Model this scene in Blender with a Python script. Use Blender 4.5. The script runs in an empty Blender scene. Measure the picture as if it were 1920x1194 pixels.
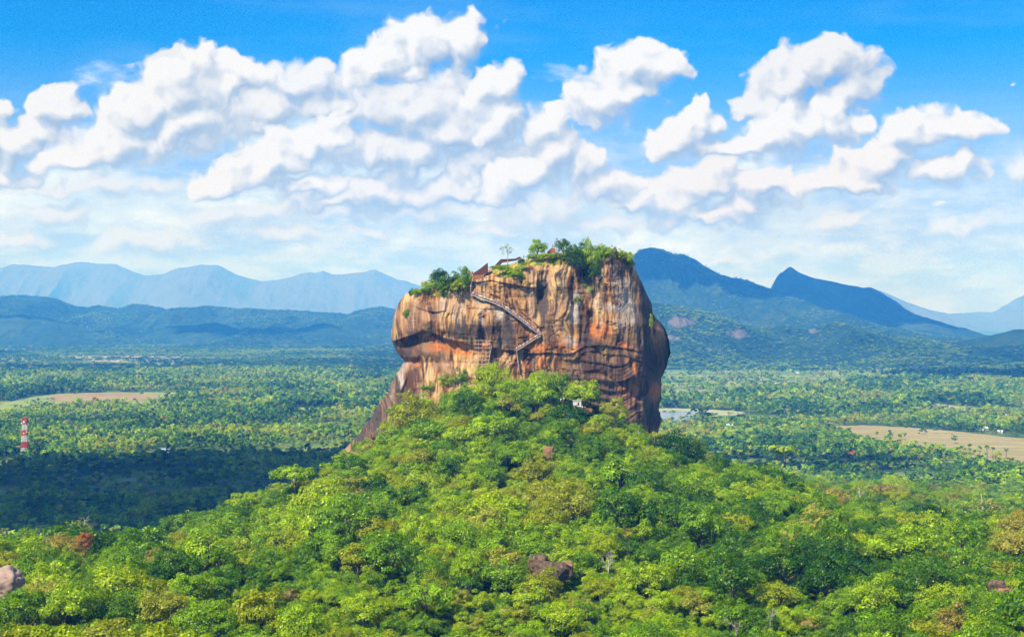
import bpy, bmesh, math, random
import numpy as np
from mathutils import Vector, Matrix
from mathutils.bvhtree import BVHTree

S = bpy.context.scene
COL = S.collection
random.seed(7)
RNG = np.random.default_rng(11)
R = math.radians
F = 2640.0           # focal length of the photograph in its own pixels (1920 wide)
CX, CY, EYE = 960.0, 597.0, 200.0

def P(px, py, d):
    """point seen at photo pixel (px, py) at the distance d"""
    return Vector(((px - CX) / F * d, d, EYE - (py - CY) / F * d))

def G(px, py, z=0.0):
    """point of the level plain seen at photo pixel (px, py)"""
    return P(px, py, (EYE - z) * F / (py - CY))

# ------------------------------------------------------------------ camera, sun, exposure
cam = bpy.data.cameras.new('camera')
cam.sensor_width = 36.0
cam.lens = 36.0 * F / 1920.0
cam.clip_start = 1.0
cam.clip_end = 60000.0
co = bpy.data.objects.new('camera', cam)
co.location = (0, 0, EYE)
co.rotation_euler = (R(90), 0, 0)
COL.objects.link(co)
S.camera = co

SUN_EL = R(51)
SUN_H = Vector((-0.66, -0.75, 0)).normalized()
SUN = (SUN_H * math.cos(SUN_EL) + Vector((0, 0, math.sin(SUN_EL)))).normalized()
sl = bpy.data.lights.new('sun', 'SUN')
sl.energy = 4.8
sl.angle = R(0.5)
sl.color = (1.0, 0.94, 0.82)
so = bpy.data.objects.new('sun', sl)
so.rotation_euler = SUN.to_track_quat('Z', 'Y').to_euler()
so.location = (-300, -300, 1500)
COL.objects.link(so)

S.view_settings.view_transform = 'Standard'
S.view_settings.look = 'None'
S.view_settings.exposure = 0.80
S.view_settings.gamma = 1.0
S.render.film_transparent = False
cy = S.cycles
cy.max_bounces = 5
cy.diffuse_bounces = 2
cy.glossy_bounces = 1
cy.transmission_bounces = 2
cy.transparent_max_bounces = 4
cy.volume_bounces = 1
cy.caustics_reflective = False
cy.caustics_refractive = False
cy.use_denoising = True
cy.denoiser = 'OPENIMAGEDENOISE'
cy.denoising_input_passes = 'RGB_ALBEDO_NORMAL'
cy.denoising_prefilter = 'NONE'

# ------------------------------------------------------------------ node helpers
class NT:
    def __init__(s, tree):
        s.t = tree
        s.n = tree.nodes
        s.l = tree.links
    def node(s, typ, **kw):
        n = s.n.new(typ)
        for k, v in kw.items():
            setattr(n, k, v)
        return n
    def put(s, sock, v):
        if v is None:
            return
        if isinstance(v, bpy.types.NodeSocket):
            s.l.new(v, sock)
        else:
            if sock.type == 'RGBA' and len(v) == 3:
                v = (*v, 1.0)
            sock.default_value = v
    def m(s, op, a, b=None, c=None, clamp=False):
        n = s.n.new('ShaderNodeMath')
        n.operation = op
        n.use_clamp = clamp
        for i, v in enumerate((a, b, c)):
            s.put(n.inputs[i], v)
        return n.outputs[0]
    def v(s, op, a, b=None, c=None, out=0):
        n = s.n.new('ShaderNodeVectorMath')
        n.operation = op
        for i, x in enumerate((a, b, c)):
            s.put(n.inputs[i], x)
        return n.outputs[out]
    def xyz(s, x, y, z):
        n = s.n.new('ShaderNodeCombineXYZ')
        for i, v in enumerate((x, y, z)):
            s.put(n.inputs[i], v)
        return n.outputs[0]
    def sep(s, v):
        n = s.n.new('ShaderNodeSeparateXYZ')
        s.put(n.inputs[0], v)
        return n.outputs
    def noise(s, vec, scale, detail=4, rough=0.5, dim='3D', lac=2.0, dist=0.0):
        n = s.n.new('ShaderNodeTexNoise')
        n.noise_dimensions = dim
        s.put(n.inputs['Vector'], vec)
        n.inputs['Scale'].default_value = scale
        n.inputs['Detail'].default_value = detail
        n.inputs['Roughness'].default_value = rough
        n.inputs['Lacunarity'].default_value = lac
        n.inputs['Distortion'].default_value = dist
        return n.outputs['Fac']
    def voro(s, vec, scale, detail=0, rough=0.5, feature='F1', smooth=0.5, dim='2D'):
        n = s.n.new('ShaderNodeTexVoronoi')
        n.voronoi_dimensions = dim
        n.feature = feature
        s.put(n.inputs['Vector'], vec)
        n.inputs['Scale'].default_value = scale
        n.inputs['Detail'].default_value = detail
        n.inputs['Roughness'].default_value = rough
        if feature == 'SMOOTH_F1':
            n.inputs['Smoothness'].default_value = smooth
        return n.outputs['Distance']
    def ramp(s, fac, stops, interp='LINEAR'):
        n = s.n.new('ShaderNodeValToRGB')
        n.color_ramp.interpolation = interp
        e = n.color_ramp.elements
        while len(e) < len(stops):
            e.new(0.5)
        for i, (p, c) in enumerate(stops):
            e[i].position = p
            e[i].color = (*c, 1.0) if len(c) == 3 else c
        s.put(n.inputs[0], fac)
        return n.outputs[0]
    def mix(s, fac, a, b, blend='MIX'):
        n = s.n.new('ShaderNodeMix')
        n.data_type = 'RGBA'
        n.blend_type = blend
        n.clamp_factor = True
        s.put(n.inputs[0], fac)
        s.put(n.inputs[6], a)
        s.put(n.inputs[7], b)
        return n.outputs[2]
    def range(s, v, a, b, c=0.0, d=1.0, smooth=True):
        n = s.n.new('ShaderNodeMapRange')
        n.interpolation_type = 'SMOOTHSTEP' if smooth else 'LINEAR'
        s.put(n.inputs[0], v)
        for i, x in enumerate((a, b, c, d)):
            s.put(n.inputs[1 + i], x)
        return n.outputs[0]
    def attr(s, name, typ='GEOMETRY'):
        n = s.n.new('ShaderNodeAttribute')
        n.attribute_type = typ
        n.attribute_name = name
        return n

# ------------------------------------------------------------------ world: Nishita sky with cumulus clouds by direction
W = bpy.data.worlds.new('World')
S.world = W
W.use_nodes = True
W.cycles.sampling_method = 'MANUAL'
W.cycles.sample_map_resolution = 256
w = NT(W.node_tree)
w.n.clear()
SKY = 0.100
VEILC, MILKC, LOWC = (.24, .37, .60), (.215, .335, .565), (.46, .53, .62)
sky = w.node('ShaderNodeTexSky', sky_type='NISHITA')
sky.sun_disc = False
sky.sun_elevation = SUN_EL
sky.sun_rotation = math.atan2(SUN_H.x, SUN_H.y) % (2 * math.pi)
sky.altitude = 300
sky.air_density = 1.0
sky.dust_density = 0.3
sky.ozone_density = 6.0
hs = w.node('ShaderNodeHueSaturation')
hs.inputs['Saturation'].default_value = 1.5
hs.inputs['Value'].default_value = 1.0
w.l.new(sky.outputs[0], hs.inputs['Color'])
skyc = w.mix(1.0, hs.outputs[0], (1.5, .77, 1.0), 'MULTIPLY')

tc = w.node('ShaderNodeTexCoord').outputs['Generated']
x, y, z = w.sep(tc)
hyp = w.m('SQRT', w.m('ADD', w.m('MULTIPLY', x, x), w.m('MULTIPLY', y, y)))
U = w.m('MULTIPLY', w.m('ARCTAN2', x, y), 26.4)
V = w.m('MULTIPLY', w.m('DIVIDE', z, w.m('MAXIMUM', hyp, 0.02)), 26.4)
UV = w.xyz(U, V, 0.0)

# the clouds, farthest first: (brightness, puffs); a puff is x, y, radii, tilt, weight (directions measured in hundredths of the focal length)
CLOUDS = [
 (.93, [(60,350,80,16,0,.8),(160,352,90,18,4,.85),(300,352,44,20,0,.7),(105,402,66,20,5,.85),(30,452,80,18,0,.8),(270,452,110,24,4,.9),(390,412,60,20,0,.8),(490,400,70,22,6,.9),(540,436,110,18,0,.85),
        (350,448,80,16,0,.75),(690,432,60,16,0,.8),(820,400,130,24,0,.8),(1010,400,130,34,0,.85),(930,432,170,16,0,.75),(1130,425,120,20,0,.75),(640,395,90,18,0,.75)]),
 (.97, [(1562,417,56,18,8,.9),(1790,427,52,14,6,.85),(1652,385,22,12,0,.6),(1355,488,60,14,0,.6),(1770,382,20,10,0,.5),(1910,320,34,26,0,.95)]),
 (.94, [(850,250,125,58,10,1),(775,205,135,50,6,.95),(700,285,105,56,0,.9),(770,295,125,52,8,.95),(905,305,95,54,5,1),(690,365,190,42,0,.85),(860,360,145,42,0,.9),(640,228,75,40,0,.8)]),
 (.98, [(1315,345,84,38,8,1),(1245,382,74,36,10,.95),(1425,345,62,32,0,.95),(1400,385,100,32,0,.95),(1320,408,150,24,0,.85),(1195,375,66,32,0,.9)]),
 (.96, [(560,165,78,44,5,.95),(505,205,94,46,5,.95),(600,200,68,50,0,.85),(470,235,72,32,8,.8)]),
 (1.0, [(932,168,46,42,0,1),(942,215,58,58,0,1),(1022,245,42,42,0,1),(1040,290,46,52,0,1),(975,335,90,44,8,1),(1085,310,48,46,0,.95),(1125,345,66,44,0,.9)]),
 (.94, [(1562,122,72,46,5,.95),(1492,150,88,52,18,.95),(1592,175,52,54,0,.9),(1425,195,62,38,15,.85),(1530,205,92,40,5,.85)]),
 (1.0, [(592,272,66,42,5,1),(510,310,96,44,20,1),(430,345,76,32,15,.95),(570,345,110,28,5,.85)]),
 (.98, [(108,208,46,38,20,1),(70,245,55,30,10,.95),(18,275,76,50,0,.95),(0,330,70,24,0,.8),(10,205,55,30,10,.55)]),
 (1.0, [(440,150,62,44,0,1),(350,168,84,58,25,1),(275,215,92,56,30,1),(205,270,96,40,25,1),(330,240,116,54,15,1),(140,298,70,24,10,.9)]),
 (1.0, [(800,88,100,50,8,1),(715,122,72,42,18,1),(862,88,48,46,0,1),(770,138,90,28,12,.9)]),
 (1.0, [(1185,135,76,46,12,1),(1246,132,52,34,0,.95),(1118,195,60,38,15,1),(1180,180,74,36,15,1)]),
 (1.0, [(1480,250,106,42,12,1),(1568,240,66,40,0,.95),(1400,275,74,26,5,.95),(1312,228,42,42,0,1),(1268,265,58,32,10,1),(1335,278,74,22,0,.95),(1618,238,24,26,0,.9)]),
 (1.0, [(1700,255,60,38,10,1),(1785,240,66,30,-5,1),(1650,308,72,42,20,1),(1755,318,80,28,0,.9),(1810,300,50,26,0,.75),(1560,345,76,22,8,.9),(1625,350,66,18,0,.85)]),
 (.90, [(310,102,46,18,32,.42),(1905,152,34,14,25,.42),(100,160,40,14,20,.3)]),
]
def cloud_group(clouds, k):
    """for every cloud: how thick it stands before this direction, and how much it faces the sun"""
    g = bpy.data.node_groups.new('clouds', 'ShaderNodeTree')
    g.interface.new_socket('P', in_out='INPUT', socket_type='NodeSocketVector')
    g.interface.new_socket('Sky', in_out='INPUT', socket_type='NodeSocketColor')
    g.interface.new_socket('Color', in_out='OUTPUT', socket_type='NodeSocketColor')
    q = NT(g)
    gi = q.node('NodeGroupInput')
    go = q.node('NodeGroupOutput')
    p0, col = gi.outputs[0], gi.outputs[1]
    def warp(p):
        wn = q.node('ShaderNodeTexNoise')
        wn.noise_dimensions = '2D'
        wn.inputs['Scale'].default_value = 1.7
        wn.inputs['Detail'].default_value = 2.5
        wn.inputs['Roughness'].default_value = .45
        q.l.new(p, wn.inputs['Vector'])
        pw = q.v('MULTIPLY_ADD', q.v('SUBTRACT', wn.outputs['Color'], (.5, .5, .5)), (.66, .50, 0), p)
        lump = q.m('MULTIPLY', q.m('SUBTRACT', .50, q.voro(pw, 1.45, 2.2, .48, 'SMOOTH_F1', .4)), .40)
        u, v_, _ = q.sep(pw)
        return pw, u, v_, lump
    A = warp(p0)
    B = warp(q.v('ADD', p0, (-0.13, 0.22, 0)))
    fine = q.m('MULTIPLY', q.m('SUBTRACT', q.noise(A[0], 2.6, 5, .55, '2D'), .44), .34)
    last = None
    for bright, puffs in clouds:
        hs = []
        for (pw, u, v_, lump) in (A, B):
            acc = None
            cur = pw if last is None else q.xyz(u, v_, last)      # (flattened away again by the huge third scale below)
            for i, (a, b, ra, rb, rot, wt) in enumerate(puffs):
                if i and i % 5 == 0:
                    cur = q.xyz(u, v_, acc)
                az = math.atan((a - CX) / F)
                mp = q.node('ShaderNodeMapping', vector_type='TEXTURE')
                mp.inputs['Location'].default_value = (az * 26.4, (CY - b) / F * math.cos(az) * 26.4, 0)
                mp.inputs['Rotation'].default_value = (0, 0, R(rot))
                mp.inputs['Scale'].default_value = (ra * 1.41 / 100, rb * 1.48 / 100, 1e7)
                q.l.new(cur, mp.inputs['Vector'])
                h = q.m('MULTIPLY_ADD', q.v('LENGTH', mp.outputs[0], out=1), -1.0, wt)
                acc = h if acc is None else q.m('SMOOTH_MAX', acc, h, 0.14)
            acc = q.m('ADD', acc, lump)
            hs.append(acc)
            last = acc
        flat = puffs[0][1] > 330 and bright < .975
        slope = q.m('MULTIPLY', q.m('SUBTRACT', hs[0], hs[1]), .42 if flat else 1.0)
        H = q.m('ADD', hs[0], fine)
        soft = q.m('MULTIPLY_ADD', q.m('MULTIPLY', slope, -2.2, clamp=True), .65, .20)
        alpha = q.range(H, -.12 if flat else -.04, q.m('ADD', soft, .30) if flat else soft)
        lit = q.m('MULTIPLY_ADD', slope, 1.7, .60 if flat else .53)
        lit = q.m('MULTIPLY_ADD', fine, .35, lit, clamp=True)
        cc = q.ramp(lit, [(0.0, (.40, .485, .60)), (.25, (.50, .575, .67)), (.5, (.67, .73, .79)), (.72, (.87, .89, .915)), (.9, (.99, 1.0, 1.01)), (1.0, (1.04, 1.04, 1.04))])
        low_ = bright < .975 and puffs[0][1] > 330      # low far clouds look bluer through more air
        sc = q.v('MULTIPLY', cc, tuple(CLOUD * bright * f for f in ((.93, .99, 1.06) if low_ else (.985, 1.0, 1.02))))
        col = q.mix(alpha, col, sc)
        last = q.sep(q.v('MULTIPLY', col, (1e-3, 1e-3, 1e-3)))[0]
    q.l.new(col, go.inputs[0])
    return g
# thin high veil and the milky air low over the land
veil = w.noise(w.v('MULTIPLY', UV, (.22, 1.0, 1)), .8, 4, .55, '2D')
veil = w.m('MULTIPLY', w.range(veil, .42, .8), .22)
low = w.noise(w.v('MULTIPLY', UV, (.55, 1.9, 1)), 1.25, 6, .6, '2D')
lowband = w.m('MULTIPLY', w.range(V, 4.2, 1.4), w.range(low, .36, .64))
lowband = w.m('MULTIPLY', lowband, .70)
base = w.v('SCALE', skyc, None)
base.node.inputs['Scale'].default_value = SKY
skymix = w.mix(veil, base, VEILC)
milky = w.range(V, 4.6, .6, 0.0, .85)
skymix = w.mix(milky, skymix, MILKC)
skymix = w.mix(lowband, skymix, LOWC)
# broad thin sheet of cloud behind the puffs
sheet_f = None
for (a, b, ra, rb) in [(760, 320, 560, 190), (1080, 400, 480, 110), (170, 380, 420, 120), (1420, 380, 330, 110), (480, 230, 330, 120)]:
    mp = w.node('ShaderNodeMapping', vector_type='TEXTURE')
    mp.inputs['Location'].default_value = ((a - CX) / 100, (CY - b) / 100, 0)
    mp.inputs['Scale'].default_value = (ra / 100, rb / 100, 1)
    w.l.new(UV, mp.inputs['Vector'])
    h = w.m('SUBTRACT', 1.0, w.v('LENGTH', mp.outputs[0], out=1))
    sheet_f = h if sheet_f is None else w.m('MAXIMUM', sheet_f, h)
sh_n = w.noise(w.v('MULTIPLY', UV, (.55, 1.25, 1)), 1.0, 6, .58, '2D')
sheet_a = w.range(w.m('ADD', sheet_f, w.m('MULTIPLY', w.m('SUBTRACT', sh_n, .55), 2.2)), .0, .75, 0, .86)
skymix = w.mix(sheet_a, skymix, w.ramp(sh_n, [(.35, (.36, .46, .58)), (.55, (.46, .55, .64)), (.7, (.58, .64, .70))]))
# the clouds, gathered by compass bearing so that each part of the sky only weighs its own
EDGES = [-9999, 260, 500, 740, 980, 1220, 1460, 1700, 9999]
CLOUD = 0.535
parts = []
for k in range(len(EDGES) - 1):
    lo, hi = EDGES[k], EDGES[k + 1]
    sub = [(br, [q for q in pf if q[0] + q[2] * 1.6 + 70 > lo and q[0] - q[2] * 1.6 - 70 < hi]) for br, pf in CLOUDS]
    n = w.node('ShaderNodeGroup')
    n.node_tree = cloud_group([c for c in sub if c[1]], k)
    w.l.new(UV, n.inputs[0])
    w.l.new(skymix, n.inputs[1])
    bg = w.node('ShaderNodeBackground')
    w.l.new(n.outputs[0], bg.inputs[0])
    parts.append(bg.outputs[0])
shade = parts[0]
for k in range(1, len(parts)):
    ms = w.node('ShaderNodeMixShader')
    w.l.new(w.m('GREATER_THAN', U, math.atan((EDGES[k] - CX) / F) * 26.4), ms.inputs[0])
    w.l.new(shade, ms.inputs[1])
    w.l.new(parts[k], ms.inputs[2])
    shade = ms.outputs[0]
# the rest of the dome: same sky, scattered fair-weather clouds
gen = w.noise(w.v('MULTIPLY', UV, (.16, .22, 1)), 1.0, 4, .55, '2D')
fB = w.mix(w.range(gen, .52, .66, 0.0, .85), base, (.60, .63, .68))
bgB = w.node('ShaderNodeBackground')
w.l.new(fB, bgB.inputs[0])
inside = w.m('MULTIPLY', w.range(V, 7.6, 6.6, smooth=False), w.range(w.m('ABSOLUTE', U), 12.5, 11.0, smooth=False))
inside = w.m('MULTIPLY', inside, w.m('GREATER_THAN', V, -.6))
ms = w.node('ShaderNodeMixShader')
w.l.new(inside, ms.inputs[0])
w.l.new(bgB.outputs[0], ms.inputs[1])
w.l.new(shade, ms.inputs[2])
wo = w.node('ShaderNodeOutputWorld')
w.l.new(ms.outputs[0], wo.inputs['Surface'])

# ------------------------------------------------------------------ numeric helpers
def _hash(ix, iy, iz, seed):
    h = (ix.astype(np.int64) * 374761393 + iy.astype(np.int64) * 668265263 + iz.astype(np.int64) * 1274126177 + seed * 974634877) & 0xFFFFFFFF
    h = ((h ^ (h >> 13)) * 1274126177) & 0xFFFFFFFF
    h = ((h ^ (h >> 16)) * 2246822519) & 0xFFFFFFFF
    h = h ^ (h >> 15)
    return (h & 0xFFFFFF) / float(0xFFFFFF) * 2 - 1

def vnoise(x, y, z=None, seed=0):
    x, y = np.asarray(x, float), np.asarray(y, float)
    z = np.zeros_like(x) if z is None else np.asarray(z, float)
    ix, iy, iz = np.floor(x), np.floor(y), np.floor(z)
    fx, fy, fz = x - ix, y - iy, z - iz
    s = lambda t: t * t * t * (t * (t * 6 - 15) + 10)
    sx, sy, sz = s(fx), s(fy), s(fz)
    o = 0
    for dx in (0, 1):
        wx = sx if dx else 1 - sx
        for dy in (0, 1):
            wy = sy if dy else 1 - sy
            for dz in (0, 1):
                wz = sz if dz else 1 - sz
                o = o + wx * wy * wz * _hash(ix + dx, iy + dy, iz + dz, seed)
    return o

def fbm(x, y, z=None, oct=4, rough=.5, seed=0):
    a, t, o = 1.0, 0.0, 0
    z = np.zeros_like(np.asarray(x, float)) if z is None else z
    for k in range(oct):
        f = 2.0 ** k
        o = o + a * vnoise(x * f + 13.7 * k, y * f - 7.1 * k, z * f + 3.3 * k, seed + k)
        t += a
        a *= rough
    return o / t * 1.6

def ridged(x, y, oct=4, seed=0):
    a, t, o = 1.0, 0.0, 0
    for k in range(oct):
        f = 2.0 ** k
        o = o + a * (1 - np.abs(vnoise(x * f + 5.7 * k, y * f - 9.1 * k, None, seed + k)) * 2)
        t += a
        a *= .5
    return o / t

def sstep(a, b, x):
    t = np.clip((x - a) / (b - a), 0, 1)
    return t * t * (3 - 2 * t)

def in_poly(px, py, poly):
    c = np.zeros(px.shape, bool)
    n = len(poly)
    for i in range(n):
        x1, y1 = poly[i]
        x2, y2 = poly[(i + 1) % n]
        if y1 == y2:
            continue
        hit = ((y1 > py) != (y2 > py)) & (px < (x2 - x1) * (py - y1) / (y2 - y1) + x1)
        c ^= hit
    return c

def tag(o, label=None, cat=None, group=None, kind=None):
    if label: o['label'] = label
    if cat: o['category'] = cat
    if group: o['group'] = group
    if kind: o['kind'] = kind
    return o

def link(name, me, parent=None):
    o = bpy.data.objects.new(name, me)
    COL.objects.link(o)
    if parent is not None:
        o.parent = parent
    return o

def empty(name, loc, rz=0.0):
    o = link(name, None)
    o.location = loc
    o.rotation_euler = (0, 0, rz)
    o.empty_display_size = 1
    return o

def np_mesh(name, V, Fq, mats=(), smooth=True, attrs=None, fmat=None):
    """mesh from arrays: V (n,3), Fq (m,4) or (m,3) vertex indices"""
    me = bpy.data.meshes.new(name)
    V = np.asarray(V, np.float32)
    Fq = np.asarray(Fq, np.int32)
    k = Fq.shape[1]
    me.vertices.add(len(V))
    me.vertices.foreach_set('co', V.ravel())
    me.loops.add(Fq.size)
    me.loops.foreach_set('vertex_index', Fq.ravel())
    me.polygons.add(len(Fq))
    me.polygons.foreach_set('loop_start', np.arange(0, Fq.size, k, dtype=np.int32))
    me.polygons.foreach_set('loop_total', np.full(len(Fq), k, np.int32))
    me.polygons.foreach_set('use_smooth', np.full(len(Fq), smooth, bool))
    for m in mats:
        me.materials.append(m)
    if fmat is not None:
        me.polygons.foreach_set('material_index', np.asarray(fmat, np.int32))
    me.update(calc_edges=True)
    for n, a in (attrs or {}).items():
        a = np.asarray(a, np.float32)
        at = me.attributes.new(n, 'FLOAT', 'POINT')
        at.data.foreach_set('value', a.ravel())
    return me

def grid_faces(nr, nc, wrap=False):
    r = np.arange(nr - 1)[:, None]
    c = np.arange(nc if wrap else nc - 1)[None, :]
    c2 = (c + 1) % nc
    return np.stack([(r * nc + c), (r * nc + c2), ((r + 1) * nc + c2), ((r + 1) * nc + c)], -1).reshape(-1, 4)

class MB:
    """collects boxes, bars and tubes and links them as ONE mesh object"""
    def __init__(s):
        s.v, s.f, s.mi = [], [], []
    def quad_solid(s, pts, mi=0):
        b = len(s.v)
        s.v += [tuple(p) for p in pts]
        for f in ((0, 3, 2, 1), (4, 5, 6, 7), (0, 1, 5, 4), (1, 2, 6, 5), (2, 3, 7, 6), (3, 0, 4, 7)):
            s.f.append([b + i for i in f])
            s.mi.append(mi)
    def box(s, c, d, mi=0):
        x, y, z = c
        a, b, h = d[0] / 2, d[1] / 2, d[2] / 2
        s.quad_solid([(x - a, y - b, z - h), (x + a, y - b, z - h), (x + a, y + b, z - h), (x - a, y + b, z - h),
                      (x - a, y - b, z + h), (x + a, y - b, z + h), (x + a, y + b, z + h), (x - a, y + b, z + h)], mi)
    def bar(s, a, b, wdt, hgt=None, mi=0):
        a, b = Vector(a), Vector(b)
        hgt = hgt or wdt
        d = (b - a).normalized()
        up = Vector((0, 0, 1)) if abs(d.z) < .95 else Vector((0, 1, 0))
        sx = d.cross(up).normalized() * wdt / 2
        sy = sx.cross(d).normalized() * hgt / 2
        s.quad_solid([a - sx - sy, a + sx - sy, a + sx + sy, a - sx + sy, b - sx - sy, b + sx - sy, b + sx + sy, b - sx + sy], mi)
    def tube(s, pts, rad, n=6, mi=0):
        pts = [Vector(p) for p in pts]
        b0 = len(s.v)
        for i, p in enumerate(pts):
            d = (pts[min(i + 1, len(pts) - 1)] - pts[max(i - 1, 0)]).normalized()
            up = Vector((0, 0, 1)) if abs(d.z) < .9 else Vector((1, 0, 0))
            sx = d.cross(up).normalized()
            sy = sx.cross(d).normalized()
            r = rad[i] if hasattr(rad, '__len__') else rad
            for k in range(n):
                t = 2 * math.pi * k / n
                s.v.append(tuple(p + (sx * math.cos(t) + sy * math.sin(t)) * r))
        for i in range(len(pts) - 1):
            for k in range(n):
                k2 = (k + 1) % n
                s.f.append([b0 + i * n + k, b0 + i * n + k2, b0 + (i + 1) * n + k2, b0 + (i + 1) * n + k])
                s.mi.append(mi)
        s.f.append([b0 + k for k in range(n)][::-1])
        s.f.append([b0 + (len(pts) - 1) * n + k for k in range(n)])
        s.mi += [mi, mi]
    def mesh(s, name, mats, smooth=False):
        me = bpy.data.meshes.new(name)
        me.from_pydata(s.v, [], s.f)
        for m in (mats if isinstance(mats, (list, tuple)) else [mats]):
            me.materials.append(m)
        me.polygons.foreach_set('material_index', np.array(s.mi, np.int32))
        me.polygons.foreach_set('use_smooth', np.full(len(s.f), smooth, bool))
        me.update()
        return me
    def build(s, name, mats, parent=None, smooth=False):
        return link(name, s.mesh(name, mats, smooth), parent)

def material(name):
    m = bpy.data.materials.new(name)
    m.use_nodes = True
    m.node_tree.nodes.clear()
    return m, NT(m.node_tree)

def finish(t, color, rough=.9, bump=None, spec=.2, bstr=.4, bdist=1.0, metal=0.0):
    b = t.node('ShaderNodeBsdfPrincipled')
    t.put(b.inputs['Base Color'], color)
    t.put(b.inputs['Roughness'], rough)
    b.inputs['Specular IOR Level'].default_value = spec
    b.inputs['Metallic'].default_value = metal
    if bump is not None:
        bn = t.node('ShaderNodeBump')
        bn.inputs['Strength'].default_value = bstr
        bn.inputs['Distance'].default_value = bdist
        t.l.new(bump, bn.inputs['Height'])
        t.l.new(bn.outputs[0], b.inputs['Normal'])
    o = t.node('ShaderNodeOutputMaterial')
    t.l.new(b.outputs[0], o.inputs[0])
    return b

def plain_mat(name, col, rough=.8, var=.25, scale=1.5, metal=0.0):
    m, t = material(name)
    tcn = t.node('ShaderNodeTexCoord').outputs['Object']
    n = t.noise(tcn, scale, 3)
    c = t.mix(n, tuple(x * (1 - var) for x in col), tuple(min(1, x * (1 + var)) for x in col))
    finish(t, c, rough, metal=metal)
    return m

# ------------------------------------------------------------------ terrain
# (photo x, photo y of the tree tops, distance): the forest canopy over the hill; ground lies 9 m below it
CANOPY = [
 (960,1194,380),(960,1100,430),(960,1000,520),(960,900,640),(960,810,740),(960,756,806),
 (760,1194,380),(760,1090,440),(760,980,540),(760,890,660),(760,835,760),(850,772,795),(905,756,808),(800,806,788),(750,842,790),(700,872,796),
 (500,1194,380),(500,1060,470),(500,1008,590),(555,930,680),
 (100,1194,380),(100,1100,440),(100,1044,540),(300,1100,440),(310,1044,560),(400,1032,590),(660,872,790),
 (-200,1194,380),(-200,1100,440),(-200,1036,540),
 (1160,1194,380),(1160,1090,440),(1160,980,540),(1160,890,660),(1160,820,770),(1060,758,815),(1230,832,800),
 (1400,1194,380),(1400,1060,480),(1400,960,590),(1400,912,690),(1310,876,780),
 (1700,1194,380),(1700,1085,480),(1700,1005,600),(1700,982,790),(1700,964,1000),
 (1550,1040,510),(1550,972,640),(1520,944,760),(1480,934,860),(1540,905,1050),
 (2150,1194,380),(2150,1085,480),(2150,1005,600),(2150,985,790),(2150,964,1000),
]
pts = [(*P(a, b, d)[:2], P(a, b, d)[2] - 9) for a, b, d in CANOPY]
for a, d, zz in [(300,680,84),(300,800,40),(300,960,8),(500,700,105),(500,830,55),(500,1000,12),(60,640,88),(60,780,40),(60,940,4),(-250,640,88),(-250,800,36),
                 (660,880,95),(660,1000,45),(720,900,110),(960,900,165),(960,1010,120),(960,1180,20),(1200,900,118),(1250,1010,70),(1250,1180,20),(1340,920,90),(1340,1100,40),
                 (1420,980,66),(1420,1150,34),(1500,1300,24),(1500,1600,5),(2000,1650,4),(1700,1250,22),(1700,1500,6),(1850,1350,14),(2150,1300,14)]:
    pts.append(((a - CX) / F * d, d, zz))
for a, b, zz in [(-200,100,112),(0,100,112),(200,100,112),(-250,-150,110),(250,-150,110),(-120,260,110),(0,260,108),(120,260,110),(450,300,106),(-450,300,108)]:
    pts.append((a, b, zz))
for k in range(40):
    t = 2 * math.pi * k / 40
    pts.append((1500 * math.sin(t), 500 + 1750 * math.cos(t), 0))
PT = np.array(pts, float) 
def _tps():
    A, Z = PT[:, :2] / 500, PT[:, 2]
    n = len(A)
    d2 = ((A[:, None] - A[None]) ** 2).sum(-1)
    K = .5 * d2 * np.log(d2 + 1e-12) + np.eye(n) * 2e-3
    M = np.zeros((n + 3, n + 3))
    M[:n, :n] = K
    M[:n, n] = M[n, :n] = 1
    M[:n, n + 1:] = A
    M[n + 1:, :n] = A.T
    return np.linalg.solve(M, np.concatenate([Z, np.zeros(3)])), A
TW, TA = _tps()
def ground(x, y):
    x, y = np.asarray(x, float), np.asarray(y, float)
    sh = x.shape
    X = np.stack([x.ravel(), y.ravel()], -1) / 500
    o = np.zeros(len(X))
    for i in range(0, len(X), 20000):
        q = X[i:i + 20000]
        d2 = ((q[:, None] - TA[None]) ** 2).sum(-1)
        o[i:i + 20000] = (.5 * d2 * np.log(d2 + 1e-12)) @ TW[:-3] + TW[-3] + q @ TW[-2:]
    o = o.reshape(sh)
    rr = np.hypot(x / 1500, (y - 500) / 1750)
    fade = 1 - sstep(.80, 1.0, rr)
    h = np.maximum(o, 0) * fade
    near = sstep(1.0, 25.0, h)
    return h + near * (fbm(x / 60, y / 60, oct=3, seed=3) * 3.0)

# level fields, lake: outlines on the plain, seen at these photo pixels
BROWN = [(1530,799),(1620,797),(1700,801),(1790,808),(1860,816),(1990,828),(1990,890),(1880,872),(1800,858),(1720,850),(1640,838),(1580,816)]
LAKE = [(1180,766),(1250,765),(1300,766),(1360,769),(1410,773),(1380,778),(1330,781),(1300,788),(1262,796),(1180,798)]
REDF = [(88,741),(180,737),(296,739),(292,748),(200,754),(100,752)]
GREENF = [(-60,768),(0,757),(55,744),(110,738),(200,735),(340,735),(330,752),(190,766),(130,768),(60,764),(20,775),(-60,786)]
FARMS = [(1230,690),(1300,684),(1400,690),(1500,694),(1640,692),(1790,690),(1790,703),(1680,702),(1620,714),(1560,728),(1440,734),(1330,738),(1230,740)]
LEFTF = [(105,702),(150,697),(230,696),(228,700),(160,704)]
TANF = [(110,671),(220,667),(330,668),(400,671),(330,678),(200,679)]
MEADOW = [(270,988),(330,974),(420,968),(440,985),(330,1003),(270,1003)]
SLIM = [(1690,752),(1760,757),(1890,770),(1880,776),(1780,768),(1700,760)]
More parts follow.
